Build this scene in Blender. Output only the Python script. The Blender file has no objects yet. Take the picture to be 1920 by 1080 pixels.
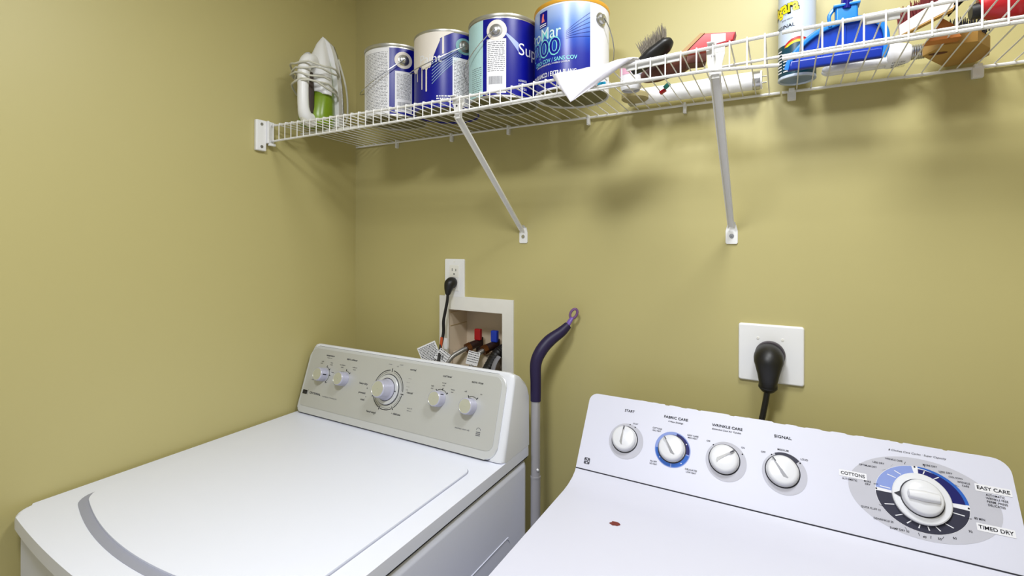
import bpy, bmesh, math, random
from mathutils import Vector, Matrix
random.seed(7)
PI = math.pi
S = bpy.context.scene
COL = S.collection

# ------------------------------------------------------------------ camera, world, lights, exposure
cam_d = bpy.data.cameras.new('camera'); cam = bpy.data.objects.new('camera', cam_d); COL.objects.link(cam)
cam_d.sensor_width = 36.0
cam_d.lens = 36.0 * 907.66 / 1920.0
cam_d.shift_y = -(540.0 - 452.5) / 1920.0
cam_d.clip_start = 0.02
YAW, ROLL = 0.50786, 0.00216
fw = Vector((-math.sin(YAW), math.cos(YAW), 0)); rt = Vector((math.cos(YAW), math.sin(YAW), 0)); up = Vector((0, 0, 1))
r2 = rt * math.cos(ROLL) + up * math.sin(ROLL); u2 = -rt * math.sin(ROLL) + up * math.cos(ROLL)
cam.matrix_world = Matrix(((r2.x, u2.x, -fw.x, 1.2657), (r2.y, u2.y, -fw.y, -1.18), (r2.z, u2.z, -fw.z, 1.44), (0, 0, 0, 1)))
S.camera = cam

world = bpy.data.worlds.new('world'); S.world = world; world.use_nodes = True
world.node_tree.nodes['Background'].inputs[0].default_value = (0.90, 0.93, 1.0, 1)
world.node_tree.nodes['Background'].inputs[1].default_value = 0.34

vs = S.view_settings
vs.view_transform = 'Standard'; vs.look = 'None'; vs.gamma = 1.0; vs.use_curve_mapping = False
vs.exposure = 0.28
LAMPS = [((1.35, -0.58, 2.44), 8.5, 'round flush ceiling light with frosted dome above the wire shelves'), ((1.00, -1.30, 2.44), 15.0, 'round flush ceiling light with frosted dome out in front of the machines')]

# ------------------------------------------------------------------ helpers
def lin(c):
    return tuple(((v / 255.0) / 12.92 if v / 255.0 <= 0.04045 else ((v / 255.0 + 0.055) / 1.055) ** 2.4) for v in c)

def mat(name, rgb, rough=0.5, metal=0.0, noise=0.04, nscale=30.0, bump=0.0, bscale=200.0, alpha=1.0, coat=0.0, spec=0.5, trans=0.0):
    m = bpy.data.materials.new(name); m.use_nodes = True
    nt = m.node_tree; b = nt.nodes['Principled BSDF']
    c = lin(rgb)
    tc = nt.nodes.new('ShaderNodeTexCoord')
    nz = nt.nodes.new('ShaderNodeTexNoise'); nz.inputs['Scale'].default_value = nscale; nz.inputs['Detail'].default_value = 3
    nt.links.new(tc.outputs['Object'], nz.inputs['Vector'])
    mx = nt.nodes.new('ShaderNodeMix'); mx.data_type = 'RGBA'
    mx.inputs[6].default_value = (*[v * (1 - noise) for v in c], 1)
    mx.inputs[7].default_value = (*[min(1, v * (1 + noise)) for v in c], 1)
    nt.links.new(nz.outputs['Fac'], mx.inputs[0]); nt.links.new(mx.outputs[2], b.inputs['Base Color'])
    b.inputs['Roughness'].default_value = rough; b.inputs['Metallic'].default_value = metal
    b.inputs['Specular IOR Level'].default_value = spec
    if coat: b.inputs['Coat Weight'].default_value = coat; b.inputs['Coat Roughness'].default_value = 0.08
    if alpha < 1: b.inputs['Alpha'].default_value = alpha
    if trans: b.inputs['Transmission Weight'].default_value = trans
    if bump:
        n2 = nt.nodes.new('ShaderNodeTexNoise'); n2.inputs['Scale'].default_value = bscale; n2.inputs['Detail'].default_value = 4
        nt.links.new(tc.outputs['Object'], n2.inputs['Vector'])
        bp = nt.nodes.new('ShaderNodeBump'); bp.inputs['Strength'].default_value = bump; bp.inputs['Distance'].default_value = 0.002
        nt.links.new(n2.outputs['Fac'], bp.inputs['Height']); nt.links.new(bp.outputs[0], b.inputs['Normal'])
    return m

class MB:
    """collects shapes into one mesh; self.mi is the current material slot"""
    def __init__(s): s.bm = bmesh.new(); s.mi = 0
    def _tag(s, faces):
        for f in faces: f.material_index = s.mi
    def add(s, verts, faces):
        vs_ = [s.bm.verts.new(v) for v in verts]; out = []
        for f in faces:
            try: out.append(s.bm.faces.new([vs_[i] for i in f]))
            except ValueError: pass
        s._tag(out); return out
    def box(s, c, size, rot=None, bev=0.0, seg=2):
        t = bmesh.new(); bmesh.ops.create_cube(t, size=1.0)
        for v in t.verts: v.co = Vector((v.co.x * size[0], v.co.y * size[1], v.co.z * size[2]))
        if bev: bmesh.ops.bevel(t, geom=t.edges[:], offset=bev, segments=seg, profile=0.5, affect='EDGES')
        R = rot if rot is not None else Matrix.Identity(3)
        for v in t.verts: v.co = R @ v.co + Vector(c)
        s.merge(t)
    def b2(s, x0, x1, y0, y1, z0, z1, bev=0.0, seg=2):
        s.box(((x0 + x1) / 2, (y0 + y1) / 2, (z0 + z1) / 2), (x1 - x0, y1 - y0, z1 - z0), None, bev, seg)
    def merge(s, t):
        t.verts.ensure_lookup_table(); mp = {v: s.bm.verts.new(v.co) for v in t.verts}; out = []
        for f in t.faces: out.append(s.bm.faces.new([mp[v] for v in f.verts]))
        s._tag(out); t.free()
    def tube(s, pts, r, seg=10, caps=True, smooth=0, flat=None):
        """swept circle along points; r number or list; flat=(a,b) gives elliptical section scale"""
        pts = [Vector(p) for p in pts]
        rs = list(r) if isinstance(r, (list, tuple)) else [r] * len(pts)
        if smooth:
            np_, nr = [], []
            n = len(pts)
            for i in range(n - 1):
                p0, p1, p2, p3 = pts[max(i - 1, 0)], pts[i], pts[i + 1], pts[min(i + 2, n - 1)]
                for k in range(smooth):
                    t = k / smooth
                    np_.append(0.5 * ((2 * p1) + (p2 - p0) * t + (2 * p0 - 5 * p1 + 4 * p2 - p3) * t * t + (3 * p1 - p0 - 3 * p2 + p3) * t ** 3))
                    nr.append(rs[i] * (1 - t) + rs[i + 1] * t)
            np_.append(pts[-1]); nr.append(rs[-1]); pts, rs = np_, nr
        n = len(pts); rings = []; prev = None
        for i, p in enumerate(pts):
            d = (pts[min(i + 1, n - 1)] - pts[max(i - 1, 0)]).normalized()
            if prev is None:
                a = Vector((0, 0, 1)) if abs(d.z) < 0.9 else Vector((1, 0, 0))
                x = d.cross(a).normalized()
            else:
                x = (prev - d * prev.dot(d)).normalized()
            y = d.cross(x); prev = x
            fx, fy = flat if flat else (1, 1)
            rings.append([s.bm.verts.new(p + (x * math.cos(2 * PI * k / seg) * fx + y * math.sin(2 * PI * k / seg) * fy) * rs[i]) for k in range(seg)])
        out = []
        for i in range(n - 1):
            for k in range(seg):
                out.append(s.bm.faces.new((rings[i][k], rings[i][(k + 1) % seg], rings[i + 1][(k + 1) % seg], rings[i + 1][k])))
        if caps:
            out.append(s.bm.faces.new(rings[0][::-1])); out.append(s.bm.faces.new(rings[-1]))
        s._tag(out)
    def lathe(s, prof, M=None, seg=40, a0=0.0, a1=2 * PI, caps=True):
        """prof = [(r,z)...] around local z; M places it"""
        M = M or Matrix.Identity(4); full = abs(a1 - a0 - 2 * PI) < 1e-6
        cnt = seg if full else seg + 1; rings = []
        for r, z in prof:
            rings.append([s.bm.verts.new(M @ Vector((r * math.cos(a0 + (a1 - a0) * k / seg), r * math.sin(a0 + (a1 - a0) * k / seg), z))) for k in range(cnt)])
        out = []
        for i in range(len(prof) - 1):
            for k in range(seg):
                k2 = (k + 1) % cnt
                out.append(s.bm.faces.new((rings[i][k], rings[i][k2], rings[i + 1][k2], rings[i + 1][k])))
        if caps and full:
            if prof[0][0] > 1e-6: out.append(s.bm.faces.new(rings[0][::-1]))
            if prof[-1][0] > 1e-6: out.append(s.bm.faces.new(rings[-1]))
        s._tag(out)
    def prism(s, poly, fr, h0, h1, bev=0.0, seg=2):
        """poly (a,b) in frame fr (O,A,B,N) extruded from h0 to h1 along N"""
        t = bmesh.new(); O, A, B, N = fr
        lo = [t.verts.new(O + A * a + B * b + N * h0) for a, b in poly]
        hi = [t.verts.new(O + A * a + B * b + N * h1) for a, b in poly]
        n = len(poly)
        t.faces.new(lo[::-1]); top = t.faces.new(hi)
        for i in range(n): t.faces.new((lo[i], lo[(i + 1) % n], hi[(i + 1) % n], hi[i]))
        if bev: bmesh.ops.bevel(t, geom=list(top.edges), offset=bev, segments=seg, profile=0.5, affect='EDGES')
        bmesh.ops.recalc_face_normals(t, faces=t.faces[:])
        s.merge(t)
    def flat(s, poly, fr, h=0.0):
        O, A, B, N = fr
        f = s.add([O + A * a + B * b + N * h for a, b in poly], [list(range(len(poly)))])
        return f
    def arc(s, fr, c, r0, r1, d0, d1, h, n=24, ex=(1, 1)):
        """ring sector in a frame, degrees, r0/r1 scaled by ex for the outer ellipse"""
        O, A, B, N = fr; vi, fa = [], []
        for k in range(n + 1):
            a = math.radians(d0 + (d1 - d0) * k / n)
            vi.append(O + A * (c[0] + r0 * math.cos(a)) + B * (c[1] + r0 * math.sin(a)) + N * h)
            vi.append(O + A * (c[0] + r1 * ex[0] * math.cos(a)) + B * (c[1] + r1 * ex[1] * math.sin(a)) + N * h)
        for k in range(n): fa.append((2 * k, 2 * k + 1, 2 * k + 3, 2 * k + 2))
        s.add(vi, fa)
    def text(s, txt, fr, c, w=None, size=0.005, h=0.0004, rot=0.0, shear=0.0, bold=0.0, wrap=None, align='C'):
        """lettering laid on a frame; w = total width; wrap=(cyl_centre, radius, angle) bends it round a can"""
        cu = bpy.data.curves.new('t', 'FONT'); cu.body = txt; cu.size = 1.0; cu.shear = shear; cu.offset = bold
        cu.resolution_u = 3
        ob = bpy.data.objects.new('t', cu)
        me = bpy.data.meshes.new_from_object(ob)
        if not me.vertices: return
        xs = [v.co.x for v in me.vertices]; ys = [v.co.y for v in me.vertices]
        x0, x1, y0, y1 = min(xs), max(xs), min(ys), max(ys)
        ky = size / 0.70; kx = (w / (x1 - x0)) if w else ky
        vsn = []
        for v in me.vertices:
            ax = {'C': (x0 + x1) / 2, 'L': x0, 'R': x1}[align]
            a = (v.co.x - ax) * kx; b = (v.co.y - 0.35) * ky
            if rot: a, b = a * math.cos(rot) - b * math.sin(rot), a * math.sin(rot) + b * math.cos(rot)
            if wrap:
                cc, rad, ang, z = wrap
                th = ang + a / rad
                vsn.append(Vector((cc[0] + (rad + h) * math.cos(th), cc[1] + (rad + h) * math.sin(th), z + b)))
            else:
                O, A, B, N = fr
                vsn.append(O + A * (c[0] + a) + B * (c[1] + b) + N * h)
        vv = [s.bm.verts.new(p) for p in vsn]; out = []
        for p in me.polygons:
            try: out.append(s.bm.faces.new([vv[i] for i in p.vertices]))
            except ValueError: pass
        s._tag(out)
        bpy.data.meshes.remove(me); bpy.data.objects.remove(ob); bpy.data.curves.remove(cu)
    def patch(s, cc, rad, a0, a1, z0, z1, h=0.0003, n=None):
        """label patch bent round a cylinder (degrees)"""
        n = n or max(2, int(abs(a1 - a0) / 5)); vi, fa = [], []
        for k in range(n + 1):
            a = math.radians(a0 + (a1 - a0) * k / n)
            for z in (z0, z1): vi.append((cc[0] + (rad + h) * math.cos(a), cc[1] + (rad + h) * math.sin(a), z))
        for k in range(n): fa.append((2 * k, 2 * k + 2, 2 * k + 3, 2 * k + 1))
        s.add(vi, fa)
    def band(s, cc, rad, a0, z0, t0, a1, z1, t1, h=0.0010):
        """slanted stripe on a cylinder from (a0,z0) to (a1,z1), thickness t0 to t1"""
        n = max(2, int(abs(a1 - a0) / 3)); vi, fa = [], []
        for k in range(n + 1):
            u = k / n; a = math.radians(a0 + (a1 - a0) * u); z = z0 + (z1 - z0) * u; t = t0 + (t1 - t0) * u
            for q in (z - t / 2, z + t / 2): vi.append((cc[0] + (rad + h) * math.cos(a), cc[1] + (rad + h) * math.sin(a), q))
        for k in range(n): fa.append((2 * k, 2 * k + 2, 2 * k + 3, 2 * k + 1))
        s.add(vi, fa)
    def disc(s, cc, rad, ac, zc, ra, rz, h=0.0009, n=14):
        vi, fa = [], []
        for k in range(n + 1):
            u = -math.cos(PI * k / n); w = math.sin(PI * k / n) * rz; a = math.radians(ac + ra * u)
            for q in (zc - w, zc + w): vi.append((cc[0] + (rad + h) * math.cos(a), cc[1] + (rad + h) * math.sin(a), q))
        for k in range(n): fa.append((2 * k, 2 * k + 2, 2 * k + 3, 2 * k + 1))
        s.add(vi, fa)
    def cpoly(s, cc, rad, pts, h=0.0004):
        """polygon of (deg,z) on a cylinder, fanned row by row"""
        s.add([(cc[0] + (rad + h) * math.cos(math.radians(a)), cc[1] + (rad + h) * math.sin(math.radians(a)), z) for a, z in pts], [list(range(len(pts)))])
    def build(s, name, mats, parent=None, ang=35, recalc=True, wn=True):
        if recalc: bmesh.ops.recalc_face_normals(s.bm, faces=s.bm.faces[:])
        me = bpy.data.meshes.new(name); s.bm.to_mesh(me); s.bm.free()
        for m in (mats if isinstance(mats, (list, tuple)) else [mats]): me.materials.append(m)
        for p in me.polygons: p.use_smooth = True
        me.set_sharp_from_angle(angle=math.radians(ang))
        o = bpy.data.objects.new(name, me); COL.objects.link(o)
        if wn and recalc and len(me.polygons) < 6000:
            w_ = o.modifiers.new('weighted', 'WEIGHTED_NORMAL'); w_.keep_sharp = True; w_.weight = 90
        if parent is not None:
            o.parent = parent
            o.matrix_parent_inverse = parent.matrix_world.inverted() if parent.type != 'EMPTY' else Matrix.Translation(-parent.location)
        return o

def island_build(mb, name, mats, parent, fr, centers):
    """one mesh per control: each loose glyph or mark goes to the nearest control centre"""
    bm = mb.bm; O, A, B, N = fr; bm.faces.ensure_lookup_table(); bm.faces.index_update(); seen = set(); groups = [[] for _ in centers]
    for f in bm.faces:
        if f.index in seen: continue
        isl, st = [], [f]; seen.add(f.index)
        while st:
            g = st.pop(); isl.append(g)
            for v in g.verts:
                for h in v.link_faces:
                    if h.index not in seen: seen.add(h.index); st.append(h)
        c = sum((v.co for g in isl for v in g.verts), Vector()) / sum(len(g.verts) for g in isl) - O
        a, b = c.dot(A), c.dot(B)
        k = min(range(len(centers)), key=lambda i: math.hypot((a - centers[i][0]) / centers[i][2], (b - centers[i][1]) / centers[i][3]))
        groups[k] += isl
    for gi, g in enumerate(groups):
        if not g: continue
        m = MB(); mp = {}
        for f in g:
            for v in f.verts:
                if v not in mp: mp[v] = m.bm.verts.new(v.co)
            q = m.bm.faces.new([mp[v] for v in f.verts]); q.material_index = f.material_index
        m.build(name, mats, parent, recalc=False)
    bm.free()

def tag(o, label=None, cat=None, group=None, kind=None):
    if label: o['label'] = label
    if cat: o['category'] = cat
    if group: o['group'] = group
    if kind: o['kind'] = kind
    return o

def thing(name, label, cat, loc, group=None):
    o = bpy.data.objects.new(name, None); COL.objects.link(o); o.location = loc; o.empty_display_size = 0.02
    return tag(o, label, cat, group)

def rrect(x0, x1, y0, y1, r, n=6):
    if not isinstance(r, (list, tuple)): r = [r] * 4      # BL, BR, TR, TL
    out = []
    for (cx, cy, a, q) in ((x0 + r[0], y0 + r[0], 180, r[0]), (x1 - r[1], y0 + r[1], 270, r[1]), (x1 - r[2], y1 - r[2], 0, r[2]), (x0 + r[3], y1 - r[3], 90, r[3])):
        for k in range(n + 1):
            t = math.radians(a + 90 * k / n); out.append((cx + q * math.cos(t), cy + q * math.sin(t)))
    return out

def frame(O, up_, right=(1, 0, 0)):
    A = Vector(right).normalized(); B = Vector(up_).normalized(); return (Vector(O), A, B, A.cross(B).normalized())

def axis(p, d):
    """matrix whose z axis is d, at p"""
    return Matrix.Translation(Vector(p)) @ Vector(d).to_track_quat('Z', 'Y').to_matrix().to_4x4()

# ------------------------------------------------------------------ materials
WALL = mat('wall_paint', (186, 176, 121), rough=0.42, noise=0.025, nscale=2.2, bump=0.06, bscale=60)
CEIL = mat('ceiling_paint', (235, 235, 230), rough=0.8)
FLOOR = mat('vinyl_floor', (150, 140, 125), rough=0.5)
TRIM = mat('trim_paint', (235, 233, 228), rough=0.4)
ENAM = mat('white_enamel', (226, 229, 244), rough=0.30, noise=0.006, coat=0.1)
ENAM_D = mat('white_enamel_dryer', (206, 207, 224), rough=0.42, noise=0.006, spec=0.4)
HOUS = mat('console_plastic', (222, 224, 232), rough=0.35, noise=0.008)
SILV = mat('silver_panel', (194, 195, 194), rough=0.38, metal=0.25, noise=0.01)
SILVB = mat('silver_bezel', (206, 208, 212), rough=0.3, metal=0.2, noise=0.01)
KNOBSIDE = mat('knob_lilac_grey', (186, 186, 206), rough=0.3, metal=0.15)
KNOBFACE = mat('knob_brushed_face', (206, 208, 200), rough=0.28, metal=0.5)
SEAM = mat('dark_seam', (40, 40, 50), rough=0.7)
GREYSLOT = mat('lid_slot_grey', (150, 152, 168), rough=0.5)
INK = mat('black_ink', (18, 18, 26), rough=0.7, spec=0.15)
INKG = mat('grey_ink', (96, 96, 104), rough=0.7, spec=0.15)
WHITE = mat('white_plastic', (236, 236, 238), rough=0.35, noise=0.01)
WIRE = mat('vinyl_wire', (232, 231, 230), rough=0.32, noise=0.02)
STEEL = mat('steel', (190, 190, 190), rough=0.25, metal=0.9)
TIN = mat('tin_plate', (176, 174, 165), rough=0.35, metal=0.7)
TINB = mat('can_bottom', (120, 116, 80), rough=0.5, metal=0.5)
BLACK = mat('black_rubber', (14, 13, 15), rough=0.45)
BLUE = mat('label_blue', (5, 10, 128), rough=0.32, noise=0.06, spec=0.35)
BLUE2 = mat('plastic_blue', (6, 60, 178), rough=0.3)
BLUEL = mat('plastic_light_blue', (30, 122, 205), rough=0.3)
BLUED = mat('plastic_navy', (8, 12, 120), rough=0.3)
PAPER = mat('paper_white', (226, 226, 230), rough=0.7, noise=0.05)
CREAM = mat('cream_paint_spill', (222, 214, 205), rough=0.5)
AQUA = mat('aqua_paint', (178, 214, 216), rough=0.5)
GOLD = mat('gold_rim', (226, 168, 60), rough=0.35, metal=0.3)
RED = mat('red_plastic', (176, 20, 30), rough=0.35)
RUST = mat('rust', (112, 44, 36), rough=0.8, noise=0.3, nscale=150)
PURPLE = mat('purple_foam', (26, 12, 60), rough=0.5)
LILAC = mat('lilac_plastic', (120, 92, 176), rough=0.35)
PALUM = mat('painted_aluminium', (176, 174, 178), rough=0.35, metal=0.4)
WOOD = mat('tan_wood', (176, 136, 66), rough=0.55, noise=0.18, nscale=14)
WOODL = mat('pale_wood', (226, 206, 196), rough=0.6, noise=0.05)
BROWN = mat('dark_brown_leather', (84, 36, 18), rough=0.5, noise=0.2)
MAROON = mat('maroon_bristle', (96, 20, 24), rough=0.8, noise=0.3)
BRIS = mat('black_bristle', (20, 16, 22), rough=0.8)
BRISG = mat('grey_bristle', (120, 112, 100), rough=0.8)
ORANGE = mat('orange_strip', (200, 84, 40), rough=0.6)
YEL = mat('yellow_print', (240, 220, 30), rough=0.4)
GREEN = mat('iron_green', (120, 148, 30), rough=0.3)
CORD = mat('cord_pale', (205, 203, 190), rough=0.5)
TAN = mat('tan_card', (176, 140, 96), rough=0.7)

# ------------------------------------------------------------------ the room
def wall_back():
    m = MB()
    X0, X1, Z0, Z1 = -0.12, 2.32, 0.0, 2.44
    hx0, hx1, hz0, hz1 = 0.392, 0.583, 1.035, 1.2395
    for (a, b, c, d) in ((X0, hx0, Z0, Z1), (hx1, X1, Z0, Z1), (hx0, hx1, Z0, hz0), (hx0, hx1, hz1, Z1)):
        m.b2(a, b, 0, 0.12, c, d)
    return tag(m.build('wall_back', WALL), kind='structure')
wall_back()
def slab(name, m_, *a):
    m = MB(); m.b2(*a); return tag(m.build(name, m_), kind='structure')
slab('wall_left', WALL, -0.12, 0, -2.4, 0, 0, 2.44)
slab('wall_right', WALL, 2.2, 2.32, -2.4, 0, 0, 2.44)
slab('floor', FLOOR, -0.12, 2.32, -2.4, 0.12, -0.08, 0)
slab('ceiling', CEIL, -0.12, 2.32, -2.4, 0.12, 2.44, 2.52)
slab('baseboard_back', TRIM, 0.0, 2.2, -0.014, 0, 0, 0.09)
slab('baseboard_left', TRIM, 0.0, 0.008, -2.4, -0.014, 0, 0.09)

def ceiling_light(pos, watts, label):
    x, y, z = pos
    t = thing('ceiling_light', label, 'ceiling light', (x, y, z))
    m = MB(); m.lathe([(0.0, 0), (0.15, 0), (0.15, -0.02), (0.14, -0.026), (0, -0.026)], Matrix.Translation((x, y, z)), caps=False); m.build('base', WHITE, t)
    g = bpy.data.materials.new('lit_glass'); g.use_nodes = True
    b = g.node_tree.nodes['Principled BSDF']; b.inputs['Base Color'].default_value = (1, 0.98, 0.95, 1)
    b.inputs['Emission Color'].default_value = (1, 0.97, 0.93, 1); b.inputs['Emission Strength'].default_value = 8.0
    m = MB(); m.lathe([(0.13, -0.026), (0.125, -0.05), (0.10, -0.075), (0.06, -0.09), (0.001, -0.096)], Matrix.Translation((x, y, z)), caps=False)
    m.build('glass_dome', g, t)
    ld = bpy.data.lights.new('lamp_bulb', 'AREA'); ld.shape = 'DISK'; ld.size = 0.30; ld.energy = watts; ld.color = (0.94, 0.97, 1.0)
    lo = bpy.data.objects.new('lamp_bulb', ld); COL.objects.link(lo); lo.parent = t; lo.location = (0, 0, -0.10)
for L_ in LAMPS: ceiling_light(*L_)

# ------------------------------------------------------------------ washing machine
WF = frame((0, -0.24, 0.936), (0, 0.06, 0.184))
def washer():
    t = thing('washing_machine', 'white top-loading washing machine with silver five-knob console beside the left wall', 'washing machine', (0.366, -0.48, 0))
    m = MB(); m.b2(0.014, 0.718, -0.838, -0.110, 0.02, 0.9065, 0.020, 3)
    cab = m.build('cabinet', ENAM, t)
    # embossed side outline
    m = MB(); pts = [(0.7184, -0.205, 0.745), (0.7184, -0.215, 0.757), (0.7184, -0.235, 0.760), (0.7184, -0.46, 0.760), (0.7184, -0.50, 0.745), (0.7184, -0.515, 0.71), (0.7184, -0.515, 0.30)]
    m.tube(pts, 0.0010, 6, smooth=4); m.build('side_embossing', ENAM, cab)
        # top deck with rounded front corners
    fr = (Vector((0, 0, 0)), Vector((1, 0, 0)), Vector((0, 1, 0)), Vector((0, 0, 1)))
    def bowed(x0, x1, yb0, yb1, yf, bow, r, rb):
        pts = []
        for k in range(7):      # back-right corner
            a = math.radians(0 + 90 * k / 6); pts.append((x1 - rb + rb * math.cos(a), yb1 - rb + rb * math.sin(a)))
        for k in range(7):
            a = math.radians(90 + 90 * k / 6); pts.append((x0 + rb + rb * math.cos(a), yb0 - rb + rb * math.sin(a)))
        n = 48
        xa, xb = x0, x1
        for k in range(n + 1):
            u = (1 - math.cos(PI * k / n)) / 2; x = xa + (xb - xa) * u
            y = yf - bow * (1 - (2 * u - 1) ** 2)
            e = min(x - xa, xb - x)
            if e < r: y += r - math.sqrt(max(0, r * r - (r - e) ** 2))
            pts.append((x, y))
        return pts
    m = MB(); m.prism(bowed(0.012, 0.720, -0.110, -0.110, -0.845, 0.020, 0.030, 0.004), fr, 0.911, 0.9355, 0.009, 4)
    m.build('top_deck', ENAM, t)
    m = MB(); m.prism(bowed(0.0145, 0.7175, -0.112, -0.112, -0.842, 0.018, 0.032, 0.004), fr, 0.9060, 0.9112); m.build('skirt_seam', SEAM, t)
    m = MB(); m.prism(bowed(0.0625, 0.6725, -0.2715, -0.2865, -0.766, 0.048, 0.030, 0.028), fr, 0.934, 0.9362, 0.0008)
    m.build('lid_slot', GREYSLOT, t)
    m = MB(); m.prism(bowed(0.0645, 0.6705, -0.2735, -0.2885, -0.750, 0.048, 0.030, 0.026), fr, 0.9355, 0.9395, 0.0016, 3)
    m.build('lid', ENAM, t)
    # console housing
    prof = [(-0.110, 0.936), (-0.112, 1.07), (-0.122, 1.095), (-0.150, 1.118), (-0.168, 1.126), (-0.1765, 1.127), (-0.182, 1.120), (-0.2395, 0.944), (-0.239, 0.938), (-0.236, 0.936)]
    m = MB(); f2 = (Vector((0.016, 0, 0)), Vector((0, 1, 0)), Vector((0, 0, 1)), Vector((1, 0, 0)))
    tt = bmesh.new(); xs = [0.0, 0.008, 0.020, 0.684, 0.698, 0.704]
    ins = [0.012, 0.004, 0.0, 0.0, 0.004, 0.016]
    cy, cz = -0.17, 1.0; rings = []
    for xx, i_ in zip(xs, ins):
        ring = []
        for (y, z) in prof:
            dy, dz = (cy - y), (cz - z)
            L = math.hypot(dy, dz); yy = y + (dy / L * i_ if y < -0.13 else 0); zz = z + (dz / L * i_ if z > 1.05 else 0)
            ring.append(tt.verts.new((0.016 + xx, yy, zz)))
        rings.append(ring)
    n = len(prof)
    for a, b in zip(rings, rings[1:]):
        for k in range(n): tt.faces.new((a[k], a[(k + 1) % n], b[(k + 1) % n], b[k]))
    tt.faces.new(rings[0]); tt.faces.new(rings[-1][::-1])
    m.merge(tt); con = m.build('console', HOUS, t, ang=40)
    m = MB(); m.prism(rrect(0.017, 0.7035, 0.0015, 0.1955, [0.012, 0.032, 0.03, 0.03]), WF, 0.0, 0.0012); m.build('panel_seam', SEAM, t)
    m = MB(); m.prism(rrect(0.018, 0.7025, 0.003, 0.1945, [0.012, 0.031, 0.029, 0.029]), WF, 0.0, 0.0045, 0.0035, 3); m.build('panel_bezel', SILVB, t)
    m = MB(); m.prism(rrect(0.026, 0.690, 0.022, 0.1875, [0.010, 0.018, 0.018, 0.018]), WF, 0.004, 0.0056, 0.0008); pan = m.build('control_panel', SILV, t)
    H = 0.0060
    # lettering and scale marks
    m = MB()
    T = lambda s_, a, b, w, sz=0.0052, mi=0, **k: (setattr(m, 'mi', mi), m.text(s_, WF, (a, b), w, sz, H, **k))
    T('temperature', 0.1049, 0.1725, 0.034, shear=0.2, bold=0.01); T('wash/rinse', 0.104, 0.1655, 0.020, 0.003, 1)
    T('fabric softener', 0.195, 0.1711, 0.042, shear=0.2, bold=0.01)
    T('cold', 0.0785, 0.153, 0.0085, 0.0032); T('cold', 0.0755, 0.1475, 0.0085, 0.0032)
    T('warm', 0.1165, 0.153, 0.010, 0.0032); T('cold', 0.1165, 0.1475, 0.010, 0.0032)
    T('warm', 0.1295, 0.1275, 0.011, 0.0032); T('hot', 0.1137, 0.0975, 0.006, 0.0032)
    T('tap', 0.0565, 0.103, 0.006, 0.0032); T('cold', 0.0555, 0.0975, 0.008, 0.0032)
    T('no softener', 0.1624, 0.1525, 0.023, 0.0032); T('wash', 0.162, 0.1465, 0.010, 0.0032)
    T('softener', 0.2121, 0.1515, 0.018, 0.0032); T('wash', 0.211, 0.1455, 0.011, 0.0032)
    T('normal', 0.4196, 0.1721, 0.0205, shear=0.2, bold=0.01); T('heavy duty', 0.2575, 0.1145, 0.032, shear=0.2, bold=0.01)
    T('prewash', 0.2591, 0.0904, 0.026, shear=0.2, bold=0.01); T('soak', 0.2668, 0.0735, 0.0155, shear=0.2, bold=0.01)
    T('hand wash', 0.3065, 0.0475, 0.034, shear=0.2, bold=0.01); T('delicate', 0.3945, 0.0560, 0.025, shear=0.2, bold=0.01)
    T('casual', 0.4235, 0.1142, 0.0205, shear=0.2, bold=0.01)
    T('wash', 0.377, 0.1794, 0.011, 0.003, 1); T('rinse', 0.3387, 0.1765, 0.011, 0.003, 1)
    T('15', 0.3655, 0.1735, 0.005, 0.003); T('12', 0.412, 0.1195, 0.005, 0.003); T('8', 0.2745, 0.1040, 0.003, 0.003); T('6', 0.2765, 0.082, 0.003, 0.003)
    T('9', 0.3775, 0.0552, 0.003, 0.003); T('4', 0.318, 0.0430, 0.003, 0.003)
    for a, b in ((0.415, 0.149), (0.411, 0.139), (0.413, 0.128)): T('--', a, b, 0.010, 0.004, 1)
    T('soil level', 0.5313, 0.1701, 0.027, shear=0.2, bold=0.01); T('extra rinse', 0.6221, 0.1677, 0.033, shear=0.2, bold=0.01)
    T('light', 0.4916, 0.1415, 0.009, 0.0032); T('soil', 0.4905, 0.1355, 0.007, 0.0032)
    T('normal', 0.5249, 0.153, 0.012, 0.0032); T('soil', 0.5245, 0.147, 0.007, 0.0032)
    T('heavy', 0.5545, 0.141, 0.0115, 0.0032); T('soil', 0.5535, 0.135, 0.007, 0.0032)
    T('off', 0.5928, 0.1425, 0.006, 0.0034); T('on', 0.6378, 0.1425, 0.005, 0.0034)
    T('CENTENNIAL', 0.0795, 0.0608, 0.047, 0.0058, 0, bold=0.01); T('COMMERCIAL TECHNOLOGY', 0.141, 0.058, 0.060, 0.0030, 1)
    T('stainless steel tub', 0.6004, 0.0572, 0.042, 0.0036, 1)
    for k, ww in enumerate((0.016, 0.014)): T('soft care' if k else 'quiet fill', 0.4322, 0.0765 - 0.006 * k, ww, 0.003, 1)
    # wash tub icon
    m.mi = 1
    m.arc(WF, (0.6458, 0.062), 0.005, 0.006, 0, 180, H, 12)
    for k in range(3): m.flat([(0.640, 0.0565 - k * 0.0035), (0.652, 0.0565 - k * 0.0035), (0.652, 0.0583 - k * 0.0035), (0.640, 0.0583 - k * 0.0035)], WF, H)
    # rings round the main dial
    m.mi = 0
    c = (0.3479, 0.1105)
    for d0, d1 in ((2, 82), (95, 172), (198, 248), (254, 300), (307, 352)):
        m.arc(WF, c, 0.0500, 0.0518, d0, d1, H, 20)
        m.arc(WF, c, 0.0462, 0.0468, d0 + 3, d1 - 3, H, 20)
    for d in (88, 355, 303, 251, 188, 205):
        a = math.radians(d); m.arc(WF, c, 0.0462, 0.0560, d - 1.2, d + 1.2, H, 2)
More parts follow.
